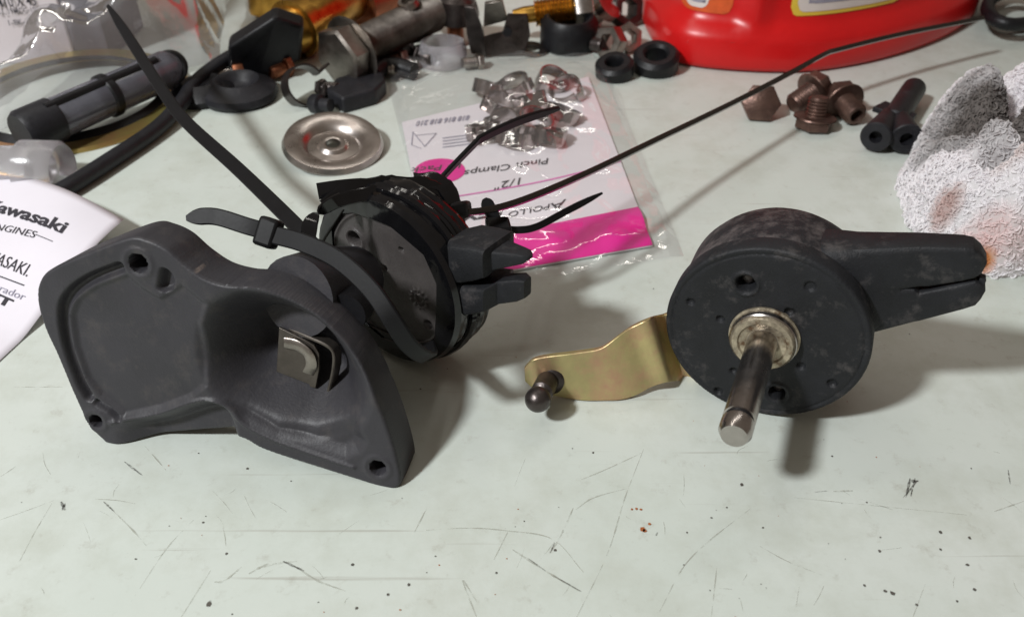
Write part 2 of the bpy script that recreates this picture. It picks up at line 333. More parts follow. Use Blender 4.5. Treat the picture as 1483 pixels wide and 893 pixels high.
# scratches and scuffs seen on the paint
def ribbon(px, w, z):
    c = spline([P(x, y, z) for x, y in px], 8); V = []; F = []
    ww = .62 * w * (0.35 + 0.65 * np.sin(np.linspace(0.15, math.pi - 0.1, len(c)))) * (0.6 + 0.8 * rng.random(len(c)))
    for i in range(len(c)):
        t = nrm(c[min(i + 1, len(c) - 1)] - c[max(i - 1, 0)]); e = np.array([-t[1], t[0], 0]); V += [c[i] - e * ww[i] / 2, c[i] + e * ww[i] / 2]
        if i: F.append((2 * i - 2, 2 * i - 1, 2 * i + 1, 2 * i))
    return np.array(V), F
grey = [([(0, 752), (40, 738), (78, 724)], .5), ([(75, 728), (50, 770), (28, 812)], .4), ([(137, 722), (170, 724), (196, 729)], .4), ([(152, 728), (190, 765), (212, 790)], .6),
        ([(280, 752), (240, 795), (190, 870)], .5), ([(305, 825), (262, 893)], .5), ([(310, 842), (325, 840), (350, 820)], .8), ([(420, 815), (460, 840), (500, 855)], .7),
        ([(617, 767), (680, 764), (735, 768), (800, 780), (845, 828)], .5), ([(932, 650), (905, 720), (880, 800), (835, 893)], .45), ([(742, 795), (790, 826), (840, 856)], .9),
        ([(842, 694), (880, 678), (930, 655)], .5), ([(834, 737), (860, 720), (910, 706)], .6), ([(830, 735), (812, 775), (796, 800)], .8), ([(1092, 732), (1030, 780), (990, 820), (955, 885)], .5),
        ([(1038, 820), (1030, 893)], .4), ([(1100, 790), (1140, 812), (1190, 832)], .4), ([(1440, 740), (1483, 725)], .6), ([(1340, 845), (1322, 893)], .4), ([(600, 770), (618, 735)], .5),
        ([(735, 770), (715, 810)], .4), ([(205, 640), (240, 680)], .5), ([(1207, 711), (1235, 710)], .8), ([(690, 870), (670, 840), (690, 893)], .7), ([(1150, 720), (1250, 730), (1400, 745)], .35),
        ([(20, 560), (90, 560)], .5), ([(30, 670), (0, 690)], .5), ([(360, 830), (385, 818), (430, 812)], 1.2), ([(1240, 720), (1300, 740)], .4)]
for k in range(44):
    x, y = rng.uniform(0, 1483), rng.uniform(640, 893); a = rng.uniform(0, math.pi); l = rng.uniform(8, 45)
    grey.append(([(x, y), (x + l * .5 * math.cos(a) + rng.normal() * 2, y + l * .5 * math.sin(a)), (x + l * math.cos(a), y + l * math.sin(a))], rng.uniform(.15, .3)))
sc = mk('scratches', *merge(*[ribbon(p, w, .10) for p, w in grey]), 'scratch', (0, 420, 0), bench, smooth=0); sc['kind'] = 'stuff'
dark = [([(1318, 692), (1312, 720)], .9), ([(1325, 692), (1319, 718)], .7), ([(1330, 694), (1308, 720)], .6), ([(1316, 696), (1330, 696)], 1.6), ([(88, 726), (94, 738)], 1.4), ([(94, 728), (90, 738)], 1.0),
        ([(180, 668), (206, 688)], .8), ([(1180, 712), (1200, 710)], .4), ([(950, 775), (952, 770)], .6), ([(797, 800), (803, 785)], .6), ([(765, 808), (790, 826)], .5), ([(800, 832), (842, 856)], .5),
        ([(1460, 680), (1463, 700)], .7), ([(300, 874), (306, 868)], 1.2), ([(410, 812), (440, 826)], .8), ([(150, 726), (165, 740)], .7)]
sc = mk('scuff_marks', *merge(*[ribbon(p, w, .13) for p, w in dark]), 'scratch_dark', (0, 420, 0), bench, smooth=0); sc['kind'] = 'stuff'
def specks(pts, z):
    out = []
    for x, y, r in pts:
        c = P(x, y, z); k = 6; out.append((np.array([c + np.array([math.cos(t) * rng.uniform(.6, 1.2), math.sin(t) * rng.uniform(.6, 1.2), 0]) * r for t in np.arange(k) * 6.283 / k]), [tuple(range(k))]))
    return merge(*out)
sp = [(1362, 770, .55), (1404, 778, .5), (1274, 797, .5), (1292, 858, .7), (1282, 855, .45), (1401, 817, .5), (1074, 701, .6), (804, 796, .4), (1252, 847, .4), (1362, 795, .4), (510, 817, .5), (592, 846, .5), (562, 860, .4), (328, 801, .4), (302, 874, .8), (358, 678, .4), (516, 880, .4), (859, 655, .35), (1205, 660, .4), (1412, 853, .5), (1328, 875, .4)]
sp += [(rng.uniform(0, 1483), rng.uniform(180, 893), rng.uniform(.12, .34)) for _ in range(90)]
sc = mk('specks', *specks(sp, .16), 'speck', (0, 420, 0), bench, smooth=0); sc['kind'] = 'stuff'
sp = [(930, 766, .8), (934, 768, .6), (940, 758, .5), (915, 737, .35), (922, 736, .45), (928, 737, .4), (1120, 432, .3), (775, 586, .5)] + [(rng.uniform(100, 1400), rng.uniform(400, 893), rng.uniform(.12, .25)) for _ in range(40)]
sc = mk('rust_specks', *specks(sp, .16), 'speck_rust', (0, 420, 0), bench, smooth=0); sc['kind'] = 'stuff'

# ================================================================ RIGHT PUMP
def on_axis_plane(C0, a, off): 
    O = C0 + a * off
    return lambda x, y: PL(x, y, O, a)
def disc_outline(R, n=240): t = np.arange(n) * 2 * math.pi / n; return np.c_[R * np.cos(t), R * np.sin(t)]
def dimples(U, spots):
    d = np.zeros(len(U))
    for u, v, r, dep in spots:
        d = np.maximum(d, dep * sstep(r - np.hypot(U[:, 0] - u, U[:, 1] - v), -.05, .45))
    return d
def rbox(c, e1, e2, h1, h2, n=20, p=3.2):
    t = np.arange(n) * 2 * math.pi / n; x = np.sign(np.cos(t)) * np.abs(np.cos(t)) ** (2 / p); y = np.sign(np.sin(t)) * np.abs(np.sin(t)) ** (2 / p)
    return c + (x * h1)[:, None] * e1 + (y * h2)[:, None] * e2
def spout(secs, plane, a, p=3.2):
    out = []
    tops = [plane(x, y0) for x, y0, y1, h in secs]; bots = [plane(x, y1) for x, y0, y1, h in secs]
    for (x, y0, y1, h), T0, B0 in zip(secs, tops, bots):
        c = (T0 + B0) / 2; out.append(rbox(c, nrm(T0 - B0), a, np.linalg.norm(T0 - B0) / 2 - .12 * h, h * .7, p=p))
    return loft(out)
k = 1.0105
C1 = CAM + (np.array([67.76, 178.44, 28.86]) - CAM) * k; a1 = nrm([-0.39, -0.92, 0.04]); RR = 27.25
h1, v1, _ = frame(a1)
pu = Thing('fuel_pump', 'black drum shaped pump lying on its rim with a steel shaft and golden lever', 'pump', (C1[0], C1[1], 0))
def uv1(x, y, O=C1, h=h1, v=v1, a=a1): X = PL(x, y, O, a) - O; return X @ h, X @ v
spots = []
for x, y, r, d in [(1000, 437, 1.25, 1.0), (1043, 462, 1.2, 1.0), (1143, 452, 1.4, 1.2), (1173, 415, 1.6, .8), (1160, 530, 1.3, 1.0), (1205, 555, 1.4, 1.0), (1062, 537, 1.2, 1.0), (1040, 566, 1.4, 1.0), (1080, 411, 2.5, 4.0), (1125, 569, 2.3, 4.0)]:
    u, v = uv1(x, y); spots.append((u, v, r, d))
def dep1(U, s):
    d = dimples(U, spots)
    for i in (8, 9): rr = np.hypot(U[:, 0] - spots[i][0], U[:, 1] - spots[i][1]); d = d - .5 * np.exp(-((rr - 3.4) / .45) ** 2)
    r = np.hypot(U[:, 0], U[:, 1])
    return d + .12 * (fbm(np.c_[U * .25, U[:, :1] * 0 + 3]) - .5) + .35 * np.exp(-((r - 25.4) / .35) ** 2)
fp = pu.part('face_plate', relief(C1, h1, v1, a1, disc_outline(RR), .36, dep1, 6, edge=.8), 'pump', smooth=50)
for i in (8, 9):
    q = C1 + h1 * spots[i][0] + v1 * spots[i][1] - a1 * 3.9
    pu.part('screw', lathe([(0, 1.2), (1.0, 1.2), (1.6, .9), (2.1, 0), (0, 0)], q, a1, 16), 'dark_steel', fp)
def wob(amp, sc=.5):
    return lambda r, h, t: r + amp * (fbm(np.c_[np.cos(t) * 3, np.sin(t) * 3, np.full(len(t), h * sc)]) - .5)
pu.part('housing', lathe([(26.0, -6), (25.6, -6.5), (25.9, -7.5), (26.2, -10), (26.2, -24), (25.2, -27.5), (22, -29.5), (12, -30), (0, -30)], C1, a1, 80, rfun=lambda r, h, t: np.maximum(wob(.35)(r, h, t), .001)), 'dusty')
bs = pu.part('bushing', lathe([(9.5, -.5), (9.5, .6), (8.7, .9), (8.5, 3.2), (8.0, 3.9), (6.6, 4.0), (6.2, 3.4), (4.9, 3.3), (4.05, 2.9), (4.05, -.5)], C1, a1, 40), 'crud')
pu.part('bushing_lip', lathe([(8.7, .9), (9.0, 1.0), (9.0, 2.8), (8.7, 3.1), (8.5, 2.9)], C1, a1, 40), 'steel', bs)
pu.part('shaft', lathe([(4.0, -4), (4.0, 35.6), (3.4, 35.8), (3.4, 37.0), (4.0, 37.2), (4.0, 40.4), (3.2, 42.0), (0, 42.1)], C1, a1, 40), 'steel', bs)
pu.part('ring_groove', lathe([(3.42, 35.8), (3.65, 35.9), (3.65, 36.9), (3.42, 37.0)], C1, a1, 32), 'rubber_dark', bs)
pl = on_axis_plane(C1, a1, -15)
pu.part('spout', spout([(1150, 350, 430, 9), (1195, 345, 425, 9), (1235, 341, 420, 8.6), (1290, 341, 416, 7.4), (1330, 341, 409, 6.7), (1345, 341.5, 409, 6.4), (1395, 344, 401, 5.9), (1410, 347, 398, 5.5), (1421, 356, 392, 4.6), (1429, 369, 379, 2.6)], pl, a1, 6.5), 'pump', smooth=28)
pu.part('spout', spout([(1195, 395, 497, 10), (1230, 400, 489, 8.2), (1265, 396, 475, 7.2), (1325, 403, 459, 6.6), (1332, 409, 458, 6.3), (1395, 397, 442, 5.5), (1412, 395, 437, 5.0), (1420, 400, 429, 4.2), (1427, 409, 418, 2.6)], pl, a1, 6.5), 'pump', smooth=28)
pu.part('tip_nub', prism([PL(x, y, C1 - a1 * 13, a1) for x, y in [(1418, 402), (1429, 406), (1426, 413), (1418, 420)]], -a1 * 3), 'pump', bevel=.3)
pu.part('neck', spout([(1150, 338, 505, 13), (1195, 336, 492, 12.5), (1225, 338, 484, 11.0), (1250, 340, 478, 9.4), (1280, 343, 470, 7.6), (1305, 346, 462, 6.4)], pl, a1, 5), 'pump', smooth=50)
# lever: flat golden plate with a joggle, ball stud at its end
upper = [(985, 444, -7.5), (962, 457, -7.5), (940, 463, -7), (915, 474, -5), (893, 489, -2), (870, 505, 0), (845, 510, .5), (815, 514, .5), (790, 517, .5), (770, 522, .5), (759, 532, .5)]
lower = [(1020, 553, -7.5), (992, 552, -7.5), (970, 553, -7), (945, 560, -5), (922, 572, -2), (898, 579, 0), (875, 580, .5), (845, 580, .5), (812, 575, .5), (780, 568, .5), (760, 552, .5)]
zb = [None, None, 4.2, 2.6, 1.3, .6, .5, .5, .9, 1.8, 4.2]
A = []; B = []
for (xa, ya, oa), (xb, yb_, ob), z in zip(upper, lower, zb):
    b_ = PL(xb, yb_, C1 + a1 * ob, a1) if z is None else P(xb, yb_, z)
    B.append(b_); A.append(PL(xa, ya, b_, a1))
A = spline(A, 4); B = spline(B, 4)
secs = [np.array([A[i], A[i] * .5 + B[i] * .5, B[i], B[i] - a1 * 1.9, (A[i] + B[i]) / 2 - a1 * 1.9, A[i] - a1 * 1.9]) for i in range(len(A))]
lv = pu.part('lever', loft(secs), 'zinc', smooth=35, bevel=.25)
q = PL(796, 547, B[-12], a1); bc = P(779, 578, 9.2)
ax = nrm(bc - q); ln = np.linalg.norm(bc - q)
ball = [(3.7 * math.sin(t), ln - 3.7 * math.cos(t)) for t in np.linspace(.55, math.pi, 14)]
pu.part('ball_stud', lathe([(0, -.4), (4.6, -.4), (4.7, 1.4), (3.9, 2.0), (3.3, 2.2), (3.2, ln - 4.2), (2.3, ln - 3.4)] + ball, q, ax, 28), 'dark_steel', lv)

# ================================================================ LEFT PUMP (strapped)
C2 = np.array([-36.2, 203.5, 29.2]); az2 = R_(36); a2 = nrm([-math.sin(az2), -math.cos(az2), .035]); h2, v2, _ = frame(a2)
p2 = Thing('fuel_pump', 'black pump wrapped in shiny black film and held by cable ties behind the cover', 'pump', (C2[0], C2[1], 0))
def uv2(x, y): X = PL(x, y, C2, a2) - C2; return X @ h2, X @ v2
sp2 = [(*uv2(515, 346), 2.4, 4), (*uv2(581, 362), 1.0, 1.5), (*uv2(557, 388), 1.0, 1.5), (*uv2(620, 470), 1.6, 2)]
em = uv2(607, 432)
def dep2(U, s):
    d = dimples(U, sp2); r = np.hypot(U[:, 0] - sp2[0][0], U[:, 1] - sp2[0][1]); d = d - .7 * np.exp(-((r - 3.2) / .6) ** 2)
    x, y = U[:, 0] - em[0], U[:, 1] - em[1]; r = np.hypot(x, y); th = np.arctan2(y, x)
    d = d - .6 * ((np.exp(-((r - 1.5) / .25) ** 2)) + np.exp(-((r - 2.9) / .7) ** 2) * (np.cos(th * 12) > .2)) * (r < 4)
    R0 = np.hypot(U[:, 0], U[:, 1]); return d - .5 * np.exp(-((R0 - 21.5) / .5) ** 2)
p2.part('face_plate', relief(C2, h2, v2, a2, disc_outline(25.5), .34, dep2, 5, edge=.8), 'face', smooth=50)
p2.part('housing', lathe([(24.8, -5), (25, -6), (25, -11), (22, -15), (0, -16)], C2, a2, 64), 'pump')
pl2 = on_axis_plane(C2, a2, -8)
p2.part('spout', spout([(664, 334, 402, 7), (676, 332, 403, 11), (705, 337, 399, 10.5), (722, 342, 394, 10), (725, 352, 387, 6), (752, 360, 382, 3.8), (763, 364, 380, 3), (768, 369, 376, 1.6)], pl2, a2, 7), 'pump', smooth=30)
p2.part('spout', spout([(664, 398, 450, 7), (690, 394, 448, 10.5), (722, 397, 442, 10), (730, 398, 437, 4.4), (755, 397, 434, 3.8), (764, 402, 430, 2.4)], pl2, a2, 7), 'pump', smooth=30)
# shiny film round the rim
seg = 180; t = np.arange(seg) * 2 * math.pi / seg
def wr(t, s, f): return fbm(np.c_[np.cos(t) * f + 9, np.sin(t) * f + 9, np.full(len(t), s)], 3) - .44
def polyr(corners):                         # piecewise straight radius from a few corner angles
    c = sorted(corners); th = np.array([q[0] for q in c]); rr = np.array([q[1] for q in c]); X = np.c_[rr * np.cos(th), rr * np.sin(th)]; out = []
    for q in t:
        d = np.array([math.cos(q), math.sin(q)]); best = 22.0
        for i in range(len(X)):
            A0, B0 = X[i], X[(i + 1) % len(X)]; e = B0 - A0; den = d[0] * -e[1] + d[1] * e[0]
            if abs(den) < 1e-9: continue
            k_ = (A0[0] * -e[1] + A0[1] * e[0]) / den; m_ = (d[0] * A0[1] - d[1] * A0[0]) / den
            if k_ > 0 and -1e-6 <= m_ <= 1 + 1e-6: best = k_
        out.append(best)
    return np.array(out)
def ringpts(r, h): return C2 + h[:, None] * a2 + r[:, None] * (np.cos(t)[:, None] * h2 + np.sin(t)[:, None] * v2)
def wrapped(name, secs_): return p2.part(name, loft(secs_, caps=False), 'tape', smooth=26)
layers = [((.2, 19.5), (1.0, 21.5), (1.7, 20.5), (2.5, 23.5), (3.4, 20.0), (4.1, 23.2), (5.1, 18.5), (5.7, 21)), ((.6, 22.5), (1.4, 18.8), (2.2, 22), (3.0, 23.5), (3.9, 22), (4.6, 20.0), (5.5, 23))]
for k_, cs in enumerate(layers):
    inn = np.minimum(polyr(cs) + 1.7, 25); z0 = .55 + .55 * k_; bump_ = 1.2 * wr(t, 3.0 + k_, 5); o1 = np.full(seg, 26.2 + .5 * k_)
    wrapped('film_lap', [ringpts(inn, np.full(seg, z0)), ringpts(inn + .25, np.full(seg, z0 + .3)), ringpts(inn * .5 + o1 * .5, z0 + .5 + .5 * np.abs(bump_)), ringpts(o1 - .3, z0 + .3 + .4 * np.abs(bump_)), ringpts(o1 + .5 + .8 * wr(t, 7 + k_, 6), np.full(seg, z0 - 1.2)), ringpts(o1 + .3, np.full(seg, -3.5 - k_))])
for k_, (h0, w_, tl_, ph) in enumerate([(-2.5, 5, .5, .3), (-5.0, 6.5, 1.3, 1.9), (-7.5, 6, 1.0, 3.6), (-9.5, 5.5, 1.6, 5.0), (-4.0, 4.0, 2.2, 4.4)]):
    hc_ = h0 + tl_ * np.sin(t + ph) + .5 * wr(t, k_ * 3.1, 4); rb_ = 26.3 + .42 * k_ + 1.3 * np.abs(wr(t, k_ * 1.7 + .4, 5)) + .25 * np.abs(wr(t, k_ * 2.3, 15))
    cn = .5 * wr(t, k_ * 5.7, 9)
    wrapped('film_wrap', [ringpts(rb_ - .9, hc_ + w_ / 2), ringpts(rb_, hc_ + w_ / 2 - .2), ringpts(rb_ + .5 + cn, hc_ + w_ * .15), ringpts(rb_ + .1 - cn, hc_ - w_ * .1), ringpts(rb_ + .4 + cn, hc_ - w_ * .3), ringpts(rb_ - .1, hc_ - w_ / 2), ringpts(rb_ - 1.0, hc_ - w_ / 2 - .2)])
def fold(px, d, w, wd_, name='film_fold'):
    V, F = strap([PD(x, y, dd) for (x, y), dd in zip(px, d)], wd_, w, .7, n=7, taper=False); V = V + (fbm(V * .3, 2)[:, None] - .37) * np.array([1.5, 1.5, 2.4]); p2.part(name, (V, F), 'tape', smooth=24)
fold([(446, 345), (452, 318), (478, 296), (520, 282), (570, 278), (612, 284)], [229, 230, 232, 236, 242, 246], 4.0, [np.array([.6, .5, .4])] * 3 + [np.array([.2, .7, .6])] * 3)
fold([(470, 300), (510, 274), (560, 266), (610, 268), (645, 282), (668, 312)], [236, 239, 245, 250, 254, 256], 4.6, np.array([.2, .6, .7]))
fold([(600, 262), (632, 262), (650, 280), (662, 318), (672, 350)], [251, 253, 254, 255, 256], 5.5, np.array([.5, .75, .2]))
fold([(560, 282), (600, 285), (640, 300), (662, 340)], [240, 243, 247, 250], 3.6, np.array([.5, .3, .7]))
p2.part('film_end', strap([PD(x, y, d) for x, y, d in [(560, 276, 247), (530, 270, 245), (495, 272, 243), (460, 277, 242)]], np.array([0, .5, .85]), 4.6, .5, taper=False), 'tape', smooth=25)

# ================================================================ CABLE TIES
def head(c, ax, ay, az, s=(6.4, 6.2, 5)):
    return obox(c, ax, ay, az, *s)
up = np.array([0, 0, 1.0])
def tie(label, base): return Thing('cable_tie', label, 'cable tie', base, 'black cable ties round the wrapped pump')
# 1 long flat one rising to the back
tt = tie('long straight black cable tie rising from the wrapped pump over the clear bag', PD(440, 345, 240))
tt.part('strap', strap([PD(450, 352, 238), PD(428, 326, 242), PD(347, 247, 275), PD(269, 176, 308), PD(235, 131, 328), PD(198, 73, 355), PD(157, 9, 385)], nrm(PD(250, 130, 300) - PD(220, 150, 300)), 4.5, 1.3), 'tie')
# 2 bridging strap with head above the cover
tt = tie('black cable tie with its head above the cover and its strap across the pump face', PD(385, 335, 226))
wd = nrm(np.array([.5, .5, .75]))
tt.part('tail', strap([PD(398, 338, 225), PD(360, 328, 225), (PD(322, 316, 226)), PD(300, 313, 227), PD(271, 316, 228)], wd, 4.5, 1.2), 'tie')
hx = nrm(PD(410, 345, 224) - PD(360, 328, 225)); hz = nrm(wd - hx * np.dot(wd, hx)); hy = np.cross(hz, hx)
tt.part('head', head(PD(389, 337, 224.5), hx, hz, hy, (5.6, 7.8, 5.4)), 'tie', bevel=1.0)
path2 = [PD(396, 340, 223), PD(440, 352, 219), PD(490, 376, 215), PD(535, 416, 212), PD(566, 460, 211), PD(590, 497, 215), PD(612, 515, 222), PD(622, 515, 232), PD(618, 500, 244)]
tt.part('strap', strap(path2, [nrm(wd), nrm([.5, .4, .8]), nrm([.6, .3, .75]), nrm([.7, .1, .7]), nrm([.8, 0, .6]), nrm([.85, 0, .5])], 4.8, 1.3, taper=False), 'tie')
# 3 bent tail above the film
tt = tie('short black cable tie bent midway over the bagged pinch clamps', PD(635, 262, 256))
tt.part('strap', strap([PD(622, 280, 254), PD(640, 258, 256), PD(684, 212, 264), PD(700, 199, 267), PD(750, 176, 277), PD(809, 157, 290)], nrm(ray(700, 200)) * -.3 + np.array([.45, .3, .75]), 3.4, 1.3), 'tie')
# 4 very long, seen on edge, reaching the red can
tt = tie('very long thin black cable tie reaching from the pump towards the red can', PD(650, 305, 252))
V4 = [PD(540, 283, 238), PD(590, 288, 243), PD(650, 305, 248), PD(700, 305, 254), PD(760, 289, 266), PD(850, 251, 287), PD(950, 203, 314), PD(1060, 150, 345), PD(1150, 103, 372), PD(1192, 80, 386), PD(1215, 72, 394), PD(1300, 51, 412), PD(1390, 33, 430), PD(1425, 26, 436)]
vw = nrm(ray(950, 210)); ed = nrm(V4[7] - V4[5]); wv = nrm(vw + .22 * np.cross(vw, ed))
tt.part('strap', strap(V4, wv, 2.4, 1.9, n=8), 'tie_gloss')
tt.part('head', head(PD(668, 304, 250), nrm(V4[4] - V4[2]), nrm(np.cross(vw, nrm(V4[4] - V4[2]))), vw, (6.5, 5.0, 6.4)), 'tie', bevel=1.0)
# 5 small one between head and spout
tt = tie('small black cable tie with upright stub above the pump spout', PD(722, 340, 262))
tt.part('head', head(PD(722, 332, 261), nrm([1, .2, -.1]), nrm([-.2, 1, .2]), up, (7.5, 6, 5)), 'tie', bevel=.8)
tt.part('stub', strap([PD(724, 340, 262), PD(717, 320, 262), PD(708, 300, 262), PD(701, 288, 262)], nrm([1, .2, 0]), 4.0, 1.6), 'tie')
tt.part('strap', strap([PD(722, 330, 262), PD(750, 333, 263), PD(778, 328, 266), PD(820, 306, 273), PD(871, 280, 283)], nrm(np.array([.3, .8, .5])), 2.2, 1.2), 'tie')

# ================================================================ COVER
cA, cB = P(155, 643), P(580, 708); cT = nrm(cB - cA); n0 = nrm([cT[1], -cT[0], 0]); n0 = n0 if n0[1] < 0 else -n0
LEAN = R_(14); cN = n0 * math.cos(LEAN) + up * math.sin(LEAN); cV = np.cross(cN, cT); cV *= np.sign(cV[2])
def cuv(x, y): X = PL(x, y, cA, cN) - cA; return np.array([X @ cT, X @ cV])
def cpoly(l): return np.array([cuv(x, y) for x, y in l])
outl = spline(np.vstack([cpoly([(152, 642), (128, 616), (106, 572), (84, 520), (62, 470), (53, 432), (58, 404), (80, 386), (130, 364), (185, 344), (212, 347), (240, 360), (268, 384), (300, 405), (335, 415), (370, 418), (405, 431), (444, 453), (481, 483), (516, 522), (542, 572), (565, 630), (580, 688), (574, 708), (545, 704), (500, 690), (430, 668), (380, 651), (345, 634), (300, 635), (250, 639), (200, 643), (170, 645), (152, 642)])]), 8)[:-1]
groove1 = spline(cpoly([(172, 388), (130, 405), (102, 426), (91, 452), (97, 500), (115, 550), (128, 574)]), 5); groove2 = cpoly([(140, 583), (158, 594), (171, 606)])
cup = spline(cpoly([(312, 450), (350, 433), (402, 440), (448, 462), (488, 499), (514, 545), (519, 585), (502, 610), (450, 624), (400, 613), (350, 592), (318, 565), (299, 525), (298, 482), (312, 450)]), 4)[:-1]
floor_ = cpoly([(330, 585), (352, 592), (400, 616), (452, 624), (500, 612), (515, 610), (530, 640), (520, 655), (500, 664), (455, 650), (400, 632), (350, 606)])
ridge = spline(cpoly([(160, 612), (185, 606), (230, 598), (280, 581), (305, 579), (330, 590), (360, 618), (420, 645), (512, 676)]), 5)
panel = cpoly([(184, 396), (138, 412), (110, 432), (101, 455), (107, 500), (124, 548), (144, 574), (180, 604), (235, 592), (280, 575), (300, 560), (290, 470), (300, 440), (262, 410), (230, 430), (205, 415)])
holes = [(*cuv(200, 381), 2.5), (*cuv(139, 609), 1.9), (*cuv(547, 677), 2.2)]; pocket = cuv(234, 405)
def depc(U, s):
    d = np.zeros(len(U))
    sp_, _ = sdf(U, panel); d += 1.0 * sstep(sp_, -.3, 1.6)
    for g, w, dp in ((groove1, 1.5, 2.3), (groove2, 1.1, 2.0)):
        gd, _ = seg_dist(U, g); d += dp * sstep(w - gd, -.5, 1.1)
    rd, rn = seg_dist(U, ridge); below = (U[:, 1] < rn[:, 1]) & (U[:, 0] > ridge[0][0]) & (U[:, 0] < cuv(520, 676)[0])
    d += np.where(below & (U[:, 0] < cuv(345, 600)[0]), 5.0 * sstep(rd, 0, 5) * sstep(U[:, 0], ridge[0][0], ridge[0][0] + 13) * (1 - sstep(U[:, 0], cuv(320, 600)[0], cuv(345, 600)[0])), 0) - .7 * np.exp(-(rd / .6) ** 2) * (U[:, 0] < cuv(520, 676)[0])
    cd, _ = sdf(U, cup); wl = np.interp(U[:, 0], [cuv(300, 500)[0], cuv(420, 530)[0]], [12.0, 14.0]); d = d + 19.0 * sstep(cd / wl, -.32, 1.0)
    fd, _ = sdf(U, floor_); d = d + 2.4 * sstep(fd, -1.2, 4.0) * (1 - sstep(cd, -1, 3))
    for u, v, r in holes: q = np.hypot(U[:, 0] - u, U[:, 1] - v); d = d + 11 * sstep(r - q, -.05, .5) - .35 * np.exp(-((q - r - 1.2) / .7) ** 2)
    q = np.hypot(U[:, 0] - pocket[0], U[:, 1] - pocket[1]); d = d + 2.6 * sstep(3.7 - q, 0, 1.2) * sstep(U[:, 0] - U[:, 1] * .3 - (pocket[0] - pocket[1] * .3), -1.6, .8)
    return d + .35 * (fbm(np.c_[U * .12, U[:, :1] * 0 + 5]) - .5)
cv = Thing('engine_cover', 'matte black moulded cover with three screw holes and a deep round cup', 'cover', (cA + cB) / 2)
CD = 13.0
body = cv.part('body', relief(cA, cT, cV, cN, outl, .33, depc, CD, back=lambda U, d, s: np.maximum(CD, d + 2.5), edge=1.0), 'cover', smooth=55)
# neck behind the cup
q0 = PL(430, 430, cA - cN * CD, cN); q1 = C2 + a2 * 6 + h2 * -8
cv.part('neck', tube([q0, (q0 + q1) / 2 + np.array([0, 0, 1]), q1], [11, 10.5, 10], 28, 6), 'cover', smooth=60)
q0 = PL(500, 455, cA - cN * CD, cN)
cv.part('boss', lathe([(5.5, 0), (5.5, -7), (4.8, -8), (0, -8)], q0, cN, 24), 'rubber_dark')
# spring clip
cl = []
def cp(x, y, d): return PL(x, y, cA - cN * d, cN)
clip = Thing('spring_clip', 'bent steel spring clip sitting in the cup of the cover', 'clip', cp(430, 560, 14))
zf = 11.0
def plate(pts, d0, th, m='clip', name='plate', **k): return clip.part(name, prism([cp(x, y, d0 if len(q) == 0 else q[0]) for x, y, *q in pts], -cN * th), m, **k)
plate([(404, 474), (441, 492), (455, 500), (462, 512), (462, 535), (457, 562), (449, 560), (447, 556), (400, 538)], zf, .9, bevel=.15)
clip.part('tongue', strap([cp(412, 496, zf - .3), cp(430, 500, zf - .7), cp(446, 512, zf - .9), cp(451, 528, zf - .7), cp(446, 540, zf - .4)], nrm(cT * -.7 - cV * .7), 3.0, .6, taper=False), 'dull_steel')
clip.part('side_arm', strap([cp(424, 474, zf + 3), cp(455, 487, zf + 1.2), cp(477, 497, zf + .6), cp(487, 508, zf + .6), cp(487, 530, zf + .8), cp(480, 563, zf + 1.5)], nrm(-cN + .25 * cT), 3.4, .9, taper=False), 'clip')

# ================================================================ PAPER SLIP
Kc = P(179, 318, 9); ud = nrm(P(0, 238, 9) - Kc); vd = nrm(P(0, 478, 6) - P(120, 362, 8))
def paper(u, v):
    q = Kc + ud * u * 95 + vd * v * 75
    q = q + np.array([0, 0, -7.5 * v * v - 2.0 * u + 2.2 * math.sin(u * 5) * (1 - v) + 1.0 * math.sin(v * 6 + u * 3)]); q[2] = max(q[2], .5); return q
V, F = grid(paper, 26, 22)
pp = Thing('paper_slip', 'white printed engine paper slip lying behind the cover', 'paper', (P(60, 360)[0], P(60, 360)[1], 0))
sh = pp.part('sheet', (V, F), 'paper', smooth=60); so = sh.modifiers.new('Solidify', 'SOLIDIFY'); so.thickness = .00012
def paper_text(txt, a, b, hpx, **k):
    # lies on the paper: bend vertices onto the sheet
    o = text_mesh(txt, P(*a, 8), P(*b, 8), hpx, -vd + ud * .12, k.pop('m', 'ink'), pp.base, pp.o, lift=0, **k)
    M_ = np.c_[ud[:2], vd[:2]]; Mi = np.linalg.inv(M_)
    for vt in o.data.vertices:
        w = np.array(vt.co) / S + pp.base
        uvw = Mi @ (w[:2] - Kc[:2]); q = paper(uvw[0] / 95, uvw[1] / 75); vt.co = (np.array([w[0], w[1], q[2] + .22]) - pp.base) * S
    return o
def sub(a, b, n=1): return a
paper_text('Kawasaki', (-28, 293), (92, 343), 5.6, bold=.03)
paper_text('ENGINES', (-20, 322), (49, 345), 3.2)
paper_text('KAWASAKI.', (-52, 352), (34, 390), 5.0)
paper_text('carburador', (-48, 388), (26, 418), 2.8, m='ink_grey')
paper_text('KIT', (-40, 405), (4, 425), 3.2, bold=.04)
def rule(a, b, wd):
    pts = np.array([P(*a, 8) * (1 - s) + P(*b, 8) * s for s in np.linspace(0, 1, 12)]); Mi = np.linalg.inv(np.c_[ud[:2], vd[:2]]); V = []; F = []
    for i, q in enumerate(pts):
        for e in (-.5, .5):
            w = q + vd * wd * e; uvw = Mi @ (w[:2] - Kc[:2]); V.append([w[0], w[1], paper(uvw[0] / 95, uvw[1] / 75)[2] + .22])
        if i: F.append((2 * i - 2, 2 * i - 1, 2 * i + 1, 2 * i))
    pp.part('printed_rule', (V, F), 'ink', smooth=0)
rule((52, 341), (77, 352), .35); rule((-40, 372), (29, 400), .5)

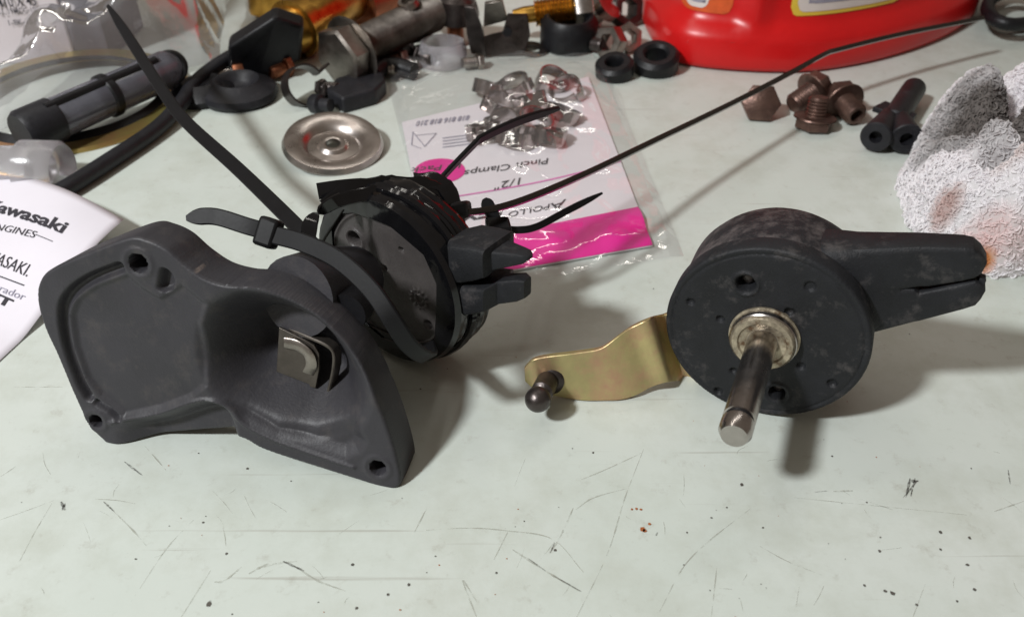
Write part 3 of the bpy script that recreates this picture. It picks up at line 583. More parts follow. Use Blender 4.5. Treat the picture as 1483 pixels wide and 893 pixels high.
# ================================================================ BAGGED CLAMPS
bagb = np.array([P(760, 260)[0], P(760, 260)[1], 0])
cd = Thing('header_card', 'white and magenta printed card upside down in the clear bag', 'card', bagb)
zc = .9
c00, c10, c11, c01 = P(582, 178, zc), P(852, 112, zc), P(945, 356, zc), P(628, 412, zc)
def cardpt(u, v, z=0): return (c00 * (1 - u) + c10 * u) * (1 - v) + (c01 * (1 - u) + c11 * u) * v + np.array([0, 0, z])
def cz(u, v): return .3
cb = cd.part('card', prism([p_ + np.array([0, 0, -.3]) for p_ in (c00, c10, c11, c01)], np.array([0, 0, .6])), 'card', smooth=0)
def strip(u0, u1, v0, v1, m, name, dz=.25, nu=24, nv=10, vf=None):
    V, F = grid(lambda u, v: cardpt(u0 + (u1 - u0) * u, v0 + (v1 - v0) * v + (vf(u) if vf else 0), cz(u0 + (u1 - u0) * u, v0 + (v1 - v0) * v) + dz + (.9 * (1 + math.sin(v * 6 + u * 9 + 2 * math.sin(u * 17))) * math.sin(v * math.pi) if name == 'magenta_band' else 0) ), nu, nv); return cd.part(name, (V, F), m)
strip(.0, 1.0, .825, 1.0, 'magenta', 'magenta_band', .15)
strip(.16, 1.0, .578, .585, 'ink_pink', 'pink_line', .2, 24, 2, vf=lambda u: .02 * math.sin(u * 3))
# magenta disc "10 Pack"
cc = P(637, 247, zc + .5); ring = [cc + np.array([10.6 * math.cos(t), 10.6 * math.sin(t), 0]) for t in np.linspace(0, 6.283, 41)[:-1]]
cd.part('magenta_disc', (np.array([cc] + ring), [(0, i + 1, (i + 1) % 40 + 1) for i in range(40)]), 'magenta')
dn = lambda a: np.array([0, -1.0, 0])
def ctext(txt, a, b, h, m='ink', z=1.45, **k): return text_mesh(txt, P(*a, z), P(*b, z), h, np.array([-.12, -1, 0]), m, cd.base, cd.o, **k)
ctext('10 Pack', (668, 236), (596, 243), 4.6, 'ink', 1.6)
ctext('Pinch Clamps', (794, 229), (673, 247), 5.2, bold=.004)
ctext('1/2"', (754, 257), (718, 265), 6.0)
ctext('A', (820, 288), (797, 295), 6.0, z=1.45); ctext('POLLO', (796, 295), (737, 307), 4.2, z=1.45); ctext('PEX', (729, 298), (668, 308), 7.0, z=1.45, bold=.035)
ctext('818 816 818 210', (681, 167), (604, 176), 5.0, 'ink_grey', 1.45, bold=.03)
# small triangle drawing and grey text block
def line_px(pl_, w, m, z=1.45, name='printed_line'):
    for a, b in zip(pl_[:-1], pl_[1:]):
        A_, B_ = P(*a, z), P(*b, z); e = nrm(np.cross(B_ - A_, up)) * w / 2; cd.part(name, (np.array([A_ - e, B_ - e, B_ + e, A_ + e]), [(0, 1, 2, 3)]), m, smooth=0)
line_px([(603, 196), (632, 193), (615, 212), (598, 191), (596, 210), (610, 215)], .4, 'ink_grey')
for i in range(4): line_px([(641, 200 + i * 4.4), (681, 195 + i * 4.4)], .8, 'ink_grey')
bar = [(0, .0, .05), ]
# clamps
CL = [(708, 128, 1.5, .3), (745, 125, 1.2, 1.2), (800, 118, 1.6, 2.2), (820, 132, 1.0, .9), (726, 152, 4.6, 1.9), (768, 147, 5.0, 2.9), (815, 165, 1.4, .2), (730, 183, 1.4, 1.0), (775, 178, 4.8, 2.4), (795, 196, 1.4, .4), (750, 200, 1.2, 1.7), (700, 190, 1.2, 2.7)]
for i, (x, y, z, ph) in enumerate(CL):
    q = P(x, y, z + 3); tl = nrm([.45 * math.cos(ph * 3), .4 * math.sin(ph * 5), 1]); e1, e2, ax = frame(tl, (1, 0, 0))
    th_ = np.linspace(ph, ph + 6.05, 34); R0 = 7.6; secs = []
    for j, tq in enumerate(th_):
        rr = R0 + (2.6 * math.exp(-((tq - ph - 3.2) / .16) ** 2)); c = q + rr * (math.cos(tq) * e1 + math.sin(tq) * e2); rd = math.cos(tq) * e1 + math.sin(tq) * e2
        secs.append(np.array([c - ax * 3.2 - rd * .4, c - ax * 3.2 + rd * .4, c + ax * 3.2 + rd * .4, c + ax * 3.2 - rd * .4]))
    ct = Thing('pinch_clamp', 'steel ring pinch clamp lying in the clear bag on the card', 'clamp', (q[0], q[1], max(z - .5, 0)), 'steel pinch clamps in the clear bag')
    ct.part('band', loft(secs), 'clamp_steel', smooth=30)
    c = q + (R0 + 1.2) * (math.cos(ph) * e1 + math.sin(ph) * e2); ct.part('lock_tab', obox(c, nrm(-math.sin(ph) * e1 + math.cos(ph) * e2), ax, nrm(math.cos(ph) * e1 + math.sin(ph) * e2), 4.5, 5, 1.2), 'clamp_steel', bevel=.2)
# bag film
b00, b10, b11, b01 = P(553, 92, 0), P(868, 84, 0), P(990, 372, 0), P(640, 432, 0)
def bagf(u, v):
    q = (b00 * (1 - u) + b10 * u) * (1 - v) + (b01 * (1 - u) + b11 * u) * v
    d = ((q[:2] - P(760, 160)[:2]) / np.array([36, 40])); r = d @ d
    z = 4.3 + 11.0 * math.exp(-r * 1.1)
    z += 6.5 * abs(fbm(np.array([q * .06]), 2)[0] - .37) * 2 * (1 if v < .95 else .3) + 2.2 * abs(fbm(np.array([q * np.array([.09, .2, .1]) + 3]), 2)[0] - .37)
    z *= min(1, min(u, 1 - u) * 14 + .25) * min(1, min(v, 1 - v) * 14 + .25); q = q.copy(); q[2] = max(z, .4); return q
V, F = grid(bagf, 110, 110)
o = solo('plastic_bag', (V, F), 'film', 'clear zip bag holding pinch clamps and a magenta card', 'bag', bagb, smooth=180)

# ================================================================ SMALL HARDWARE ON THE BENCH
# dished washer
wq = P(482, 205, 5.5); wa = nrm([.10, -.16, 1.0])
wa_ = Thing('dished_washer', 'round dished steel washer with a small centre hole', 'washer', (wq[0], wq[1], 0))
wa_.part('dish', lathe([(3.03, -2.4), (3.20, -.9), (3.92, -.6), (5.52, -.8), (6.76, -2.2), (10.86, -2.5), (11.75, -1.2), (13.35, -.2), (17.36, 1.6), (20.47, 1.0), (21.63, -1.2), (21.36, -1.9), (20.11, -.2), (17.36, .6), (13.79, -1.0), (10.86, -3.0), (3.03, -3.0), (3.03, -2.4)], wq, wa, 64), 'washer')
def bolt(label, head_px, z, axis, rh, hh, rs, ls, m='rust', group=None, hollow=False, ms=None, phase=0.0, name='hex_bolt', fl=True):
    c = P(*head_px, z); ax = nrm(axis); T_ = Thing(name, label, 'bolt', (c[0], c[1], 0), group)
    T_.part('head', hexa(c, -ax, rh, hh, phase=phase), m)
    if fl: T_.part('flange', lathe([(rs * 1.02, 1.2), (rh * 1.12, 1.0), (rh * 1.15, .4), (rh * 1.0, -.2)], c, ax, 24), m)
    pr = [(rs * 1.0, -.2)]; h = 1.2
    while h < ls - 1.2: pr += [(rs, h), (rs * .86, h + .75)]; h += 1.5
    pr += [(rs * .92, ls - .8), (rs * .8, ls)]
    if hollow: pr += [(rs * .55, ls), (rs * .5, ls - 4), (0, ls - 4)]
    else: pr += [(0, ls)]
    T_.part('shank', lathe(pr, c, ax, 24), ms or m, smooth=25); return T_
g = 'rusty bolts in front of the red can'
bolt('rusty hex bolt head facing up beneath the long cable tie', (1101, 150), 6.0, (.15, .9, -.45), 9.0, 5, 5, 11, group=g, fl=False)
bolt('rusty bolt lying on its side behind the upright bolt', (1178, 132), 8.0, (-.75, -.45, -.3), 8.2, 6, 5.2, 13, group=g)
bolt('rusty bolt standing on its hex head with bare threads up', (1180, 172), 4.6, (.05, .15, 1), 8.4, 4.6, 4.6, 10, group=g, ms='rust')
bolt('rusty bolt with hollow shank end pointing at the black pump', (1222, 148), 7.0, (.22, -.92, -.12), 8.4, 7, 5.4, 12, group=g, hollow=True)
# rubber Y fitting
yb = P(1292, 185, 0); yf = Thing('rubber_y_fitting', 'black rubber Y shaped hose fitting beside the white rag', 'hose fitting', yb)
def nozzle(p0, p1, r0, r1, name='branch'):
    ax = nrm(p1 - p0); l = np.linalg.norm(p1 - p0); yf.part(name, lathe([(r0 * .8, 0), (r0, 1), (r1, l - .6), (r1 * .93, l), (r1 * .42, l), (r1 * .38, l - 5), (0, l - 5)], p0, ax, 26), 'rubber')
nozzle(P(1290, 168, 7), P(1268, 199, 7.6), 4.6, 6.6); nozzle(P(1300, 172, 7), P(1313, 202, 7.6), 4.8, 6.8); nozzle(P(1292, 178, 7), P(1324, 128, 7.4), 5.6, 5.4, 'stem')
yf.part('rib', prism([P(1262, 162, 6), P(1280, 153, 6), P(1326, 172, 6), P(1318, 180, 6)], np.array([0, 0, 2.6])), 'rubber', bevel=.5)
# rubber grommets
def grommet(name, label, px, z, ax, R0, r0, hgt, m='rubber_dark', group=None, cat='grommet'):
    c = P(*px, z); return solo(name, lathe([(r0, -hgt * .3), (r0, hgt * .35), (r0 * 1.25, hgt * .5), (R0 * .82, hgt * .5), (R0, hgt * .3), (R0, -hgt * .35), (R0 * .85, -hgt * .5), (r0, -hgt * .5), (r0, -hgt * .3)], c, ax, 36), m, label, cat, (c[0], c[1], 0), group)
grommet('rubber_grommet', 'small black rubber grommet at the corner of the clear bag', (890, 99), 4.6, (-.15, -.25, 1), 9.8, 4, 8.5)
grommet('rubber_grommet', 'larger black rubber grommet touching the red can', (950, 88), 5.6, (-.1, -.3, 1), 11.8, 5.5, 10.5)
grommet('rubber_ring', 'thick black rubber ring below the brass fitting', (824, 45), 9, (0, -.1, 1), 15.5, 9, 18, cat='ring')
# rough nuts
def nut(label, px, z, ax, r, h, m='dull_steel', name='hex_nut', group=None):
    c = P(*px, z); e = nrm(ax)
    V, F = loft([lathe([(r, hh)], c, e, 6, phase=.3)[0] for hh in ()] or [rbox(c, e, e, 0, 0)] * 2) if False else (None, None)
    t6 = np.arange(6) * math.pi / 3 + .3; e1, e2, e = frame(e); rg = lambda rad, hh: c + e * hh + rad * (np.cos(t6)[:, None] * e1 + np.sin(t6)[:, None] * e2)
    secs = [rg(r * .55, -h / 2), rg(r * .95, -h / 2), rg(r, -h * .3), rg(r, h * .3), rg(r * .95, h / 2), rg(r * .55, h / 2), rg(r * .5, h * .3), rg(r * .5, -h * .3), rg(r * .55, -h / 2)]
    return solo(name, loft(secs, caps=False), m, label, 'nut', (c[0], c[1], 0), group, smooth=25)
nut('rough steel nut standing on edge behind the small grommet', (884, 62), 7, (-.6, -.7, .3), 9, 8)
nut('bright steel nut tilted beside the rough nut and red can', (908, 56), 6, (.3, -.8, .5), 8.5, 7, 'steel')
nut('dark steel nut behind the thick rubber ring beside the red can', (905, 14), 9, (.5, -.8, .3), 11, 9, 'dark_steel')
c = P(862, 22, 7); solo('chrome_fitting', lathe([(6, -12), (8, -11), (8, -3), (5.5, -2), (5.5, 6), (9, 7), (9, 12), (6, 13), (0, 13)], c, (.5, -.3, .55), 24), 'steel', 'chromed hose fitting next to the thick rubber ring', 'fitting', (c[0], c[1], 0))
# brass fitting (threaded)
c = P(775, 20, 16); pr = []
for i in range(11): pr += [(7.2, i * 2.0), (6.2, i * 2.0 + 1)]
bf = Thing('brass_fitting', 'threaded brass fitting with a steel nut behind the clear bag', 'fitting', (c[0], c[1], 0))
bf.part('thread', lathe([(0, 0)] + pr + [(6, 22), (0, 22)], c, (1, .05, .12), 28), 'brass', smooth=25); bf.part('nut', hexa(c + np.array([21, 1, 2.5]), nrm([1, .05, .12]), 9.5, 10), 'steel')
bf.part('nose', lathe([(0, -12), (3.5, -12), (4.5, -6), (4.5, 0)], c, (1, .05, .12), 20), 'brass')
# grey bracket
bk = Thing('metal_bracket', 'dark grey folded metal bracket behind the clear bag', 'bracket', P(720, 78))
def quad_px(l, th=2.0): return prism([P(x, y, z) for x, y, z in l], np.array([0, th, 0.4]))
b_ = bk.part('front_plate', quad_px([(690, 82, 1), (760, 80, 1), (768, 52, 8), (764, 22, 22), (735, 22, 24), (728, 48, 12), (712, 52, 10), (686, 60, 8)]), 'dark_steel', bevel=.5)
bk.part('side_plate', quad_px([(682, 78, 1), (704, 84, 1), (700, 50, 14), (688, 12, 30), (672, 10, 30), (676, 50, 12)], 3), 'dark_steel', bevel=.5)
bk.part('top_tab', quad_px([(700, 40, 14), (735, 30, 20), (728, 2, 34), (702, 6, 32)], 3), 'dull_steel', bevel=.5)
bk.part('pin', lathe([(0, 0), (2.4, 0), (2.4, 3), (0, 3)], P(735, 46, 14), (0, -1, .2), 16), 'rubber_dark', b_)
# clear cap with copper core
c = P(642, 92, 0); cc_ = Thing('plastic_ferrule', 'cloudy clear plastic ferrule at the top edge of the clear bag', 'ferrule', c)
cc_.part('shell', lathe([(12.5, 0), (12.5, 8), (11, 12), (10, 12), (11.4, 7.5), (11.4, 0), (12.5, 0)], c, (0, .05, 1), 36), 'clear')
c = P(660, 62, 2); cp_ = Thing('copper_plug', 'brown copper plug with dark collar behind the clear ferrule', 'plug', (c[0], c[1], 0))
cp_.part('core', lathe([(0, -2), (4.5, -2), (4.5, 12), (0, 12)], c, (0, 0, 1), 20), 'copper'); cp_.part('collar', lathe([(4.6, 9), (9, 10), (9.5, 22), (5, 26), (0, 26)], c, (.05, .1, 1), 24), 'dark_steel')
# small connectors between big bolt and cap
for px, z, ax, r, l, m, lab in [((578, 66), 6, (.4, -.8, .1), 5.5, 14, 'dark_steel', 'small dark steel plug beside the big hex bolt'), ((606, 52), 9, (-.2, -.3, 1), 6, 22, 'dull_steel', 'upright ribbed steel fitting beside the clear ferrule'),
                                ((590, 24), 9, (1, -.3, .25), 6, 26, 'dull_steel', 'shiny steel fitting lying behind the ribbed fitting'), ((645, 24), 14, (1, 0, .3), 6, 18, 'dark_steel', 'dark steel sleeve lying behind the copper plug')]:
    c = P(*px, z); pr = [(0, 0), (r, 0)]
    for i in range(int(l // 5)): pr += [(r, i * 5 + 1.5), (r * .75, i * 5 + 2.2), (r * .75, i * 5 + 3.6), (r, i * 5 + 4.4)]
    solo('pipe_fitting', lathe(pr + [(r * .8, l), (r * .5, l), (r * .45, l - 3), (0, l - 3)], c, ax, 22), m, lab, 'fitting', (c[0], c[1], 0), smooth=30)
# big hex bolt
bolt('large dull steel hex bolt with thick shank behind the dished washer', (508, 76), 15, (.62, .78, .06), 15.5, 10, 10, 62, m='dull_steel', name='large_hex_bolt', phase=.3)
# black rubber block in front of bolt
solo('rubber_block', prism([P(x, y, .2) for x, y in [(475, 150), (498, 165), (545, 152), (560, 138), (556, 125), (520, 126), (490, 134)]], np.array([0, 1.0, 7.5])), 'rubber', 'black rubber six sided block behind the dished washer', 'rubber block', bevel=1.2)
# spring hose clamp
c = P(440, 125, 8); hc = Thing('hose_clamp', 'dark sprung hose clamp beside the large hex bolt', 'hose clamp', (c[0], c[1], 0))
e1, e2, ax = frame(nrm([.6, -.7, .5])); secs = []
for tq in np.linspace(.4, 6.0, 36):
    q = c + 9.5 * (math.cos(tq) * e1 + math.sin(tq) * e2); rd = math.cos(tq) * e1 + math.sin(tq) * e2; secs.append(np.array([q - ax * 4 - rd * .5, q - ax * 4 + rd * .5, q + ax * 4 + rd * .5, q + ax * 4 - rd * .5]))
hc.part('band', loft(secs), 'dark_steel', smooth=30)
for tq in (.4, 6.0): rd = math.cos(tq) * e1 + math.sin(tq) * e2; hc.part('ear', obox(c + rd * 13, rd, ax, np.cross(rd, ax), 8, 5, 1.2), 'dark_steel', bevel=.2)
c = P(452, 150, 3.4); solo('rubber_plug', lathe([(0, 0), (4, 0), (4.6, 1), (4.6, 5), (3, 6), (3, 11), (0, 11)], c, (.8, -.4, .1), 20), 'rubber', 'small black rubber plug in front of the hose clamp', 'plug', (c[0], c[1], 0))
# round rubber cup
c = P(348, 142, 0); solo('rubber_cup', lathe([(0, 5), (4.5, 4.8), (6.5, 6), (8.3, 9), (10.4, 10), (14, 7.5), (17.7, 5.5), (18.6, 3), (17.3, .4), (0, .2)], c, (.03, -.03, 1), 44), 'rubber', 'round black rubber cup with hollow centre by the clear bag', 'rubber cup', (c[0], c[1], 0))
c = P(297, 140, 0); solo('rubber_bung', lathe([(0, 7), (6, 7), (9, 8.5), (14, 6), (16.5, 3), (16, .4), (0, .2)], c, (-.05, .02, 1), 36), 'rubber_dark', 'black rubber bung half hidden beside the copper coloured ring', 'rubber bung', (c[0], c[1], 0))
# black moulded block & hoses at the back
solo('plastic_block', prism([P(x, y, z) for x, y, z in [(330, 108, 2), (372, 118, 2), (436, 88, 4), (440, 40, 26), (398, 26, 34), (330, 70, 20)]], np.array([-2, 12, 2])), 'rubber_dark', 'black angular plastic block behind the round rubber cup', 'plastic block', bevel=2)
c = P(338, 106, 4); sb = Thing('small_bolt', 'small bright bolt with a brown head behind the round rubber cup', 'bolt', (c[0], c[1], 0))
sb.part('shank', lathe([(0, 0), (3, 0), (3, 14), (0, 14)], c, (-1, -.35, 0), 18), 'steel'); sb.part('head', hexa(c, (1, .35, 0), 6, 6), 'copper')
# brass elbow & steel pipe at the very back
c = P(455, 40, 12); be = Thing('brass_elbow', 'large brass elbow fitting at the back behind the hex bolt', 'fitting', (c[0], c[1], 0))
be.part('body', tube([P(405, 50, 14), P(432, 40, 16), P(470, 18, 17), P(505, -2, 16)], [12, 12.5, 13, 12], 28), 'brass'); be.part('collar', lathe([(13, 0), (15.5, .5), (15.5, 8), (13, 8.5)], P(424, 44, 15.5), nrm(P(470, 18, 17) - P(424, 44, 15.5)), 32), 'brass')
be.part('cap', lathe([(0, 0), (9, 0), (11, 2), (11, 9), (0, 9)], P(405, 50, 14), nrm(P(385, 62, 14) - P(424, 44, 15.5)), 28), 'rubber_dark')
c = P(545, -12, 12); solo('copper_pipe', tube([P(520, 8, 12), P(560, -8, 12), P(620, -30, 12)], [13, 13, 13], 28), 'copper', 'dull copper pipe end at the back beyond the hex bolt', 'pipe', (c[0], c[1], 0))
c = P(385, -4, 12); solo('brass_sleeve', lathe([(0, -10), (9, -10), (10, -8), (10, 14), (8, 16), (0, 16)], c, (.1, .2, 1), 28), 'brass', 'short brass sleeve standing behind the black angular block', 'sleeve', (c[0], c[1], 0))

extra = [('dark_steel', (470, 128), 4, (.8, -.5, .2), 4.5, 3.2, 9, 'tiny dark bolt between the hose clamp and the rubber block'), ('rust', (575, 88), 5, (-.6, -.7, .1), 6, 3.8, 10, 'rusty short bolt below the small dark plug'),
         ('dark_steel', (612, 80), 5, (.5, -.8, .1), 5.5, 3.4, 11, 'dark bolt lying against the clear ferrule'), ('dull_steel', (548, 100), 4, (.9, -.3, .1), 5, 3, 10, 'small steel bolt beside the rubber block'), ('copper', (410, 98), 5, (-.5, -.8, 0), 5.5, 3.4, 9, 'copper coloured bolt behind the hose clamp'),
         ('dark_steel', (852, 62), 5, (.6, -.6, .1), 6, 3.6, 10, 'dark bolt lying beside the thick rubber ring'), ('dull_steel', (690, 90), 3.5, (-.8, -.4, .1), 4.5, 2.8, 8, 'small steel bolt at the foot of the grey bracket')]
for m_, px_, z_, ax_, rh_, rs_, ls_, lb_ in extra: bolt(lb_, px_, z_, ax_, rh_, rh_ * .7, rs_, ls_, m=m_, name='small_hex_bolt', fl=False, group='small loose bolts')
for lb_, px_, R0_, r0_, m_ in [('flat steel washer lying below the brass elbow', (432, 76), 9, 4.5, 'dull_steel'), ('dark flat washer lying beside the brass fitting', (772, 72), 8, 4, 'dark_steel'), ('thin rusty washer leaning at the upright ribbed fitting', (596, 92), 7, 3.5, 'rust')]:
    c = P(*px_, 1.6); solo('flat_washer', lathe([(r0_, -.8), (r0_, .8), (R0_, .8), (R0_, -.8), (r0_, -.8)], c, (.12, -.1, 1), 32), m_, lb_, 'washer', (c[0], c[1], 0), 'loose flat washers')
c = P(545, 60, 5); solo('rubber_elbow', tube([P(540, 108, 5), P(556, 96, 5.5), P(580, 98, 5), P(600, 104, 4.5)], [4.6, 4.8, 4.6, 4.2], 16), 'rubber_dark', 'short black rubber elbow beneath the big bolt shank', 'elbow', c * np.array([1, 1, 0]))
# ================================================================ UPPER LEFT PILE
# box with printed label
bq = P(-40, 97, 0); bq2 = P(112, 92, 0)
bxT = Thing('parts_box', 'white parts carton with a printed part label behind the clear bag', 'box', ((bq + bq2) / 2 * np.array([1, 1, 0])))
bxT.part('carton', prism([bq + np.array([-60, 0, .2]), bq2 + np.array([0, 0, .2]), bq2 + np.array([0, 0, 80]), bq + np.array([-60, 0, 80])], np.array([4, 60, 0])), 'boxcard', bevel=1)
bxT.part('grey_side', prism([bq2 + np.array([.6, .5, .2]), bq2 + np.array([17, 4, .2]), bq2 + np.array([17, 4, 78]), bq2 + np.array([.6, .5, 78])], np.array([0, 50, 0])), 'greyboard', bevel=.6)
fn = nrm(np.cross(bq2 - bq, up)); 
def bt(txt, a, b, h): 
    A_, B_ = PL(*a, bq, fn), PL(*b, bq, fn); text_mesh(txt, A_, B_, h, up, 'ink', bxT.base, bxT.o, nor=fn * np.sign(-fn[1]), lift=.25, bold=.004)
bt('M10 X 45', (-4, 11), (54, 8), 5.0); bt('T & L 19MCC-10) DMD', (-12, 22), (80, 17), 2.8); bt('1-8K-15-R', (14, 37), (59, 34), 2.8)
# ring plate
rc = P(104, 143, 3); ra = nrm([.02, -.04, 1])
pt = [(54, 1.4), (55, .2), (54.5, -1.2), (46, -1.4), (45.6, -.2), (46.2, 1.2), (54, 1.4)]
rp = Thing('ring_plate', 'copper and yellow zinc ring plate lying under the clear bag', 'ring plate', (rc[0], rc[1], 0))
V, F = lathe(pt, rc, ra, 72); V = V.copy(); rel = V - rc; V[:, 0] = rc[0] + rel[:, 0] * .98; rp.part('ring', (V, F), 'zinc_ring')
V, F = lathe([(45.5, .8), (42.0, 3.2), (41.0, 2.6), (44.8, -.6), (45.5, .8)], rc, ra, 72); rp.part('rubber_seal', (V, F), 'rubber_dark')
# syringe like tube in the bag
s0, s1 = P(58, 182, 13), P(262, 92, 15); sx = nrm(s1 - s0); sl = np.linalg.norm(s1 - s0)
sy = Thing('clear_filter_tube', 'clear grey filter tube with a black end inside the clear bag', 'filter tube', (s0[0], s0[1], 0))
sy.part('barrel', lathe([(8.2, 6), (8.8, 8), (8.8, sl - 8), (7, sl - 4), (3.5, sl)], s0, sx, 36), 'tube_clear'); sy.part('end_cap', lathe([(0, -9), (8.3, -9), (9.6, -7), (9.6, 7), (8, 8), (0, 8)], s0, sx, 32), 'rubber')
sy.part('rod', lathe([(0, 8), (1.9, 8), (1.9, sl - 10), (0, sl - 10)], s0 + np.array([0, -6, 7.6]), sx, 14), 'rubber_dark'); sy.part('band', lathe([(9.0, sl * .42), (9.8, sl * .43), (9.8, sl * .47), (9.0, sl * .48)], s0, sx, 36), 'rubber_dark')
gk = P(246, 98, 16); e1, e2, ax = frame(nrm([.1, -.8, .6]))
solo('rubber_o_ring', (lambda cs: loft(cs + [cs[0]], caps=False))([np.array([gk + (7 + 1.5 * math.cos(q)) * (math.cos(tq) * e1 + math.sin(tq) * e2) + 1.5 * math.sin(q) * ax for q in np.arange(8) * math.pi / 4]) for tq in np.arange(28) * 2 * math.pi / 28]), 'rubber_dark', 'thin black rubber o-ring inside the clear bag', 'o-ring', gk - np.array([0, 0, 8]))
# hose
c = P(170, 228, 0); solo('rubber_hose', tube([P(60, 292, 3.8), P(100, 270, 3.8), P(160, 232, 3.8), P(225, 188, 3.8), P(262, 150, 5.5), P(285, 118, 7), P(330, 85, 9), P(400, 50, 10)], 3.5, 18), 'rubber', 'black rubber hose curving from under the paper to the pile', 'hose', c)
# clear cap under paper edge
q0, q1 = P(-40, 236, 9), P(66, 244, 8); solo('bottle_nozzle', lathe([(0, 0), (6.5, 0), (7.5, 8), (8.5, 20), (11, 22), (11.5, 36), (10, 38), (8.5, 37), (0, 36)], q0, q1 - q0, 36), 'clear', 'cloudy clear plastic nozzle lying above the white paper slip', 'nozzle', (q0[0] + 20, q0[1], 0))
# bag film over the pile
f00, f10, f11, f01 = P(155, 58, 0), P(352, -30, 0), P(318, 92, 0), P(-25, 205, 0)
sd = sx[:2] / np.linalg.norm(sx[:2])
def pilef(u, v):
    q = (f00 * (1 - u) + f10 * u) * (1 - v) + (f01 * (1 - u) + f11 * u) * v
    w = q[:2] - s0[:2]; dist = w[0] * -sd[1] + w[1] * sd[0]
    n = fbm(np.array([q * .028]), 2)[0]; n2 = fbm(np.array([q * np.array([.03, .09, .1]) + 4]), 2)[0]
    z = 27.5 * math.exp(-(dist / 21) ** 4) + (26 + 46 * (n - .38)) * sstep(dist, 12, 34) + 12 * abs(n2 - .37) * 2.2 + 16 * abs(fbm(np.array([q * .06 + 11]), 2)[0] - .37)
    q = q.copy(); q[2] = max(2.2, z * min(1, min(u, 1 - u) * 9 + .25) * min(1, (1 - v) * 8 + .1)); return q
V, F = grid(pilef, 80, 60); o = solo('plastic_bag', (V, F), 'film_bag', 'crumpled clear bag covering the filter tube by the white carton', 'bag', smooth=180)

# ================================================================ RED CAN
fpnt = spline(np.array([(75, 525), (75.5, 480), (80, 446), (95, 430), (134, 422.5), (166, 427), (206, 446), (246, 476), (274, 510), (285, 545), (278, 600), (240, 645), (170, 660), (105, 640), (80, 590), (75, 525)], float), 8)[:-1]
cen = fpnt.mean(0); nn = len(fpnt); tg = np.roll(fpnt, -1, 0) - np.roll(fpnt, 1, 0); nr = np.c_[-tg[:, 1], tg[:, 0]]; nr /= np.linalg.norm(nr, axis=1)[:, None]
nr *= np.sign(((fpnt - cen) * nr).sum(1))[:, None]
sxp = np.array([CAM[0]] * nn); px_of = np.array([PCX + FPX * (p[0]) / (p[1] * math.cos(PITCH) + (CAMH - 30) * math.sin(PITCH)) for p in fpnt])
front = fpnt[:, 1] < 560
rib = np.where(front, np.exp(-((px_of - 1098) / 16) ** 2), 0); edge_l = np.where(front, np.clip(1 - (px_of - 905) / 45, 0, 1), 1)
secs = []
for z, ins, pan in [(.4, 3, 0), (1.5, 1.0, 0), (4, 0, 0), (9, .2, 0), (15, .8, 0), (19, 2.0, .0), (22, 3.2, .6), (26, 3.8, 1.0), (34, 4.2, 1.0), (60, 4.8, 1.0), (120, 6, 1), (170, 8, .6), (185, 12, 0), (200, 24, 0), (210, 45, 0), (214, 70, 0)]:
    inset = ins + pan * 6.0 * (1 - rib) * (1 - edge_l)
    q = fpnt - nr * inset[:, None]; secs.append(np.c_[q, np.full(nn, z)])
rcn = Thing('red_fuel_can', 'red plastic fuel can with printed labels at the back of the bench', 'fuel can', (cen[0], cen[1], 0))
rb = rcn.part('body', loft(secs), 'red', smooth=50)
rcn.part('cap', lathe([(20, 0), (22, 2), (22, 22), (20, 24), (0, 24)], (cen[0] - 40, cen[1], 212), (0, 0, 1), 32), 'rubber_dark')
rcn.part('handle', tube([(cen[0] - 10, cen[1], 205), (cen[0] + 5, cen[1], 245), (cen[0] + 50, cen[1], 250), (cen[0] + 72, cen[1], 225), (cen[0] + 76, cen[1], 195)], 10, 16), 'red')
def can_label(x0, x1, z0, z1, m, name, off, rag=0):
    sec = np.array(secs[7:10]); zz = sec[:, 0, 2]
    idx = [i for i in range(nn) if front[i] and x0 - 30 < px_of[i] < x1 + 30]; idx.sort(key=lambda i: px_of[i])
    xs = px_of[idx]; V = []; F = []; nu, nv = 30, 8
    for j in range(nv):
        for i in range(nu):
            z = z0 + (z1 - z0) * j / (nv - 1); fx = i / (nu - 1)
            cut = (z1 - z0) * .0; r = 5.0; e = min(fx, 1 - fx) * (x1 - x0) / 2.8
            if e < r and j == 0: z = z + (r - math.sqrt(max(0, r * r - (r - e) ** 2))) * .9
            x = x0 + (x1 - x0) * fx
            ring = np.array([[np.interp(z, zz, sec[:, k, c]) for c in (0, 1)] for k in idx]); p_ = np.array([np.interp(x, xs, ring[:, 0]), np.interp(x, xs, ring[:, 1])])
            nq = np.array([np.interp(x, xs, nr[idx, 0]), np.interp(x, xs, nr[idx, 1])]); V.append([*(p_ + nq * off), z])
    F = [(j * nu + i, j * nu + i + 1, (j + 1) * nu + i + 1, (j + 1) * nu + i) for j in range(nv - 1) for i in range(nu - 1)]
    return rcn.part(name, (np.array(V), F), m, rb)
can_label(1152, 1330, 27.0, 58, 'label_yellow', 'warning_label', .35); can_label(1162, 1322, 29.0, 58, 'label_white', 'label_panel', .6)
can_label(960, 1060, 26.5, 58, 'label_orange', 'warning_label', .35); can_label(968, 1020, 28.5, 58, 'label_white', 'label_panel', .6)
for z_ in (31, 35, 39, 43): can_label(974, 1014, z_, z_ + 1.6, 'ink_grey', 'printed_line', .8)
for z_ in (33, 37.5, 42): can_label(1180, 1300, z_, z_ + 1.8, 'ink_grey', 'printed_line', .8)
# black coil in the corner beyond the can
c = P(1466, 34, 0); solo('coiled_cable', tube([P(1445 + 40 * math.cos(q) + 25, 12 + 24 * math.sin(q), 4 + q * .9) for q in np.linspace(0, 12.6, 40)], 3.6, 12, 2), 'rubber_dark', 'black coiled cable on the bench beside the red can', 'cable', c)

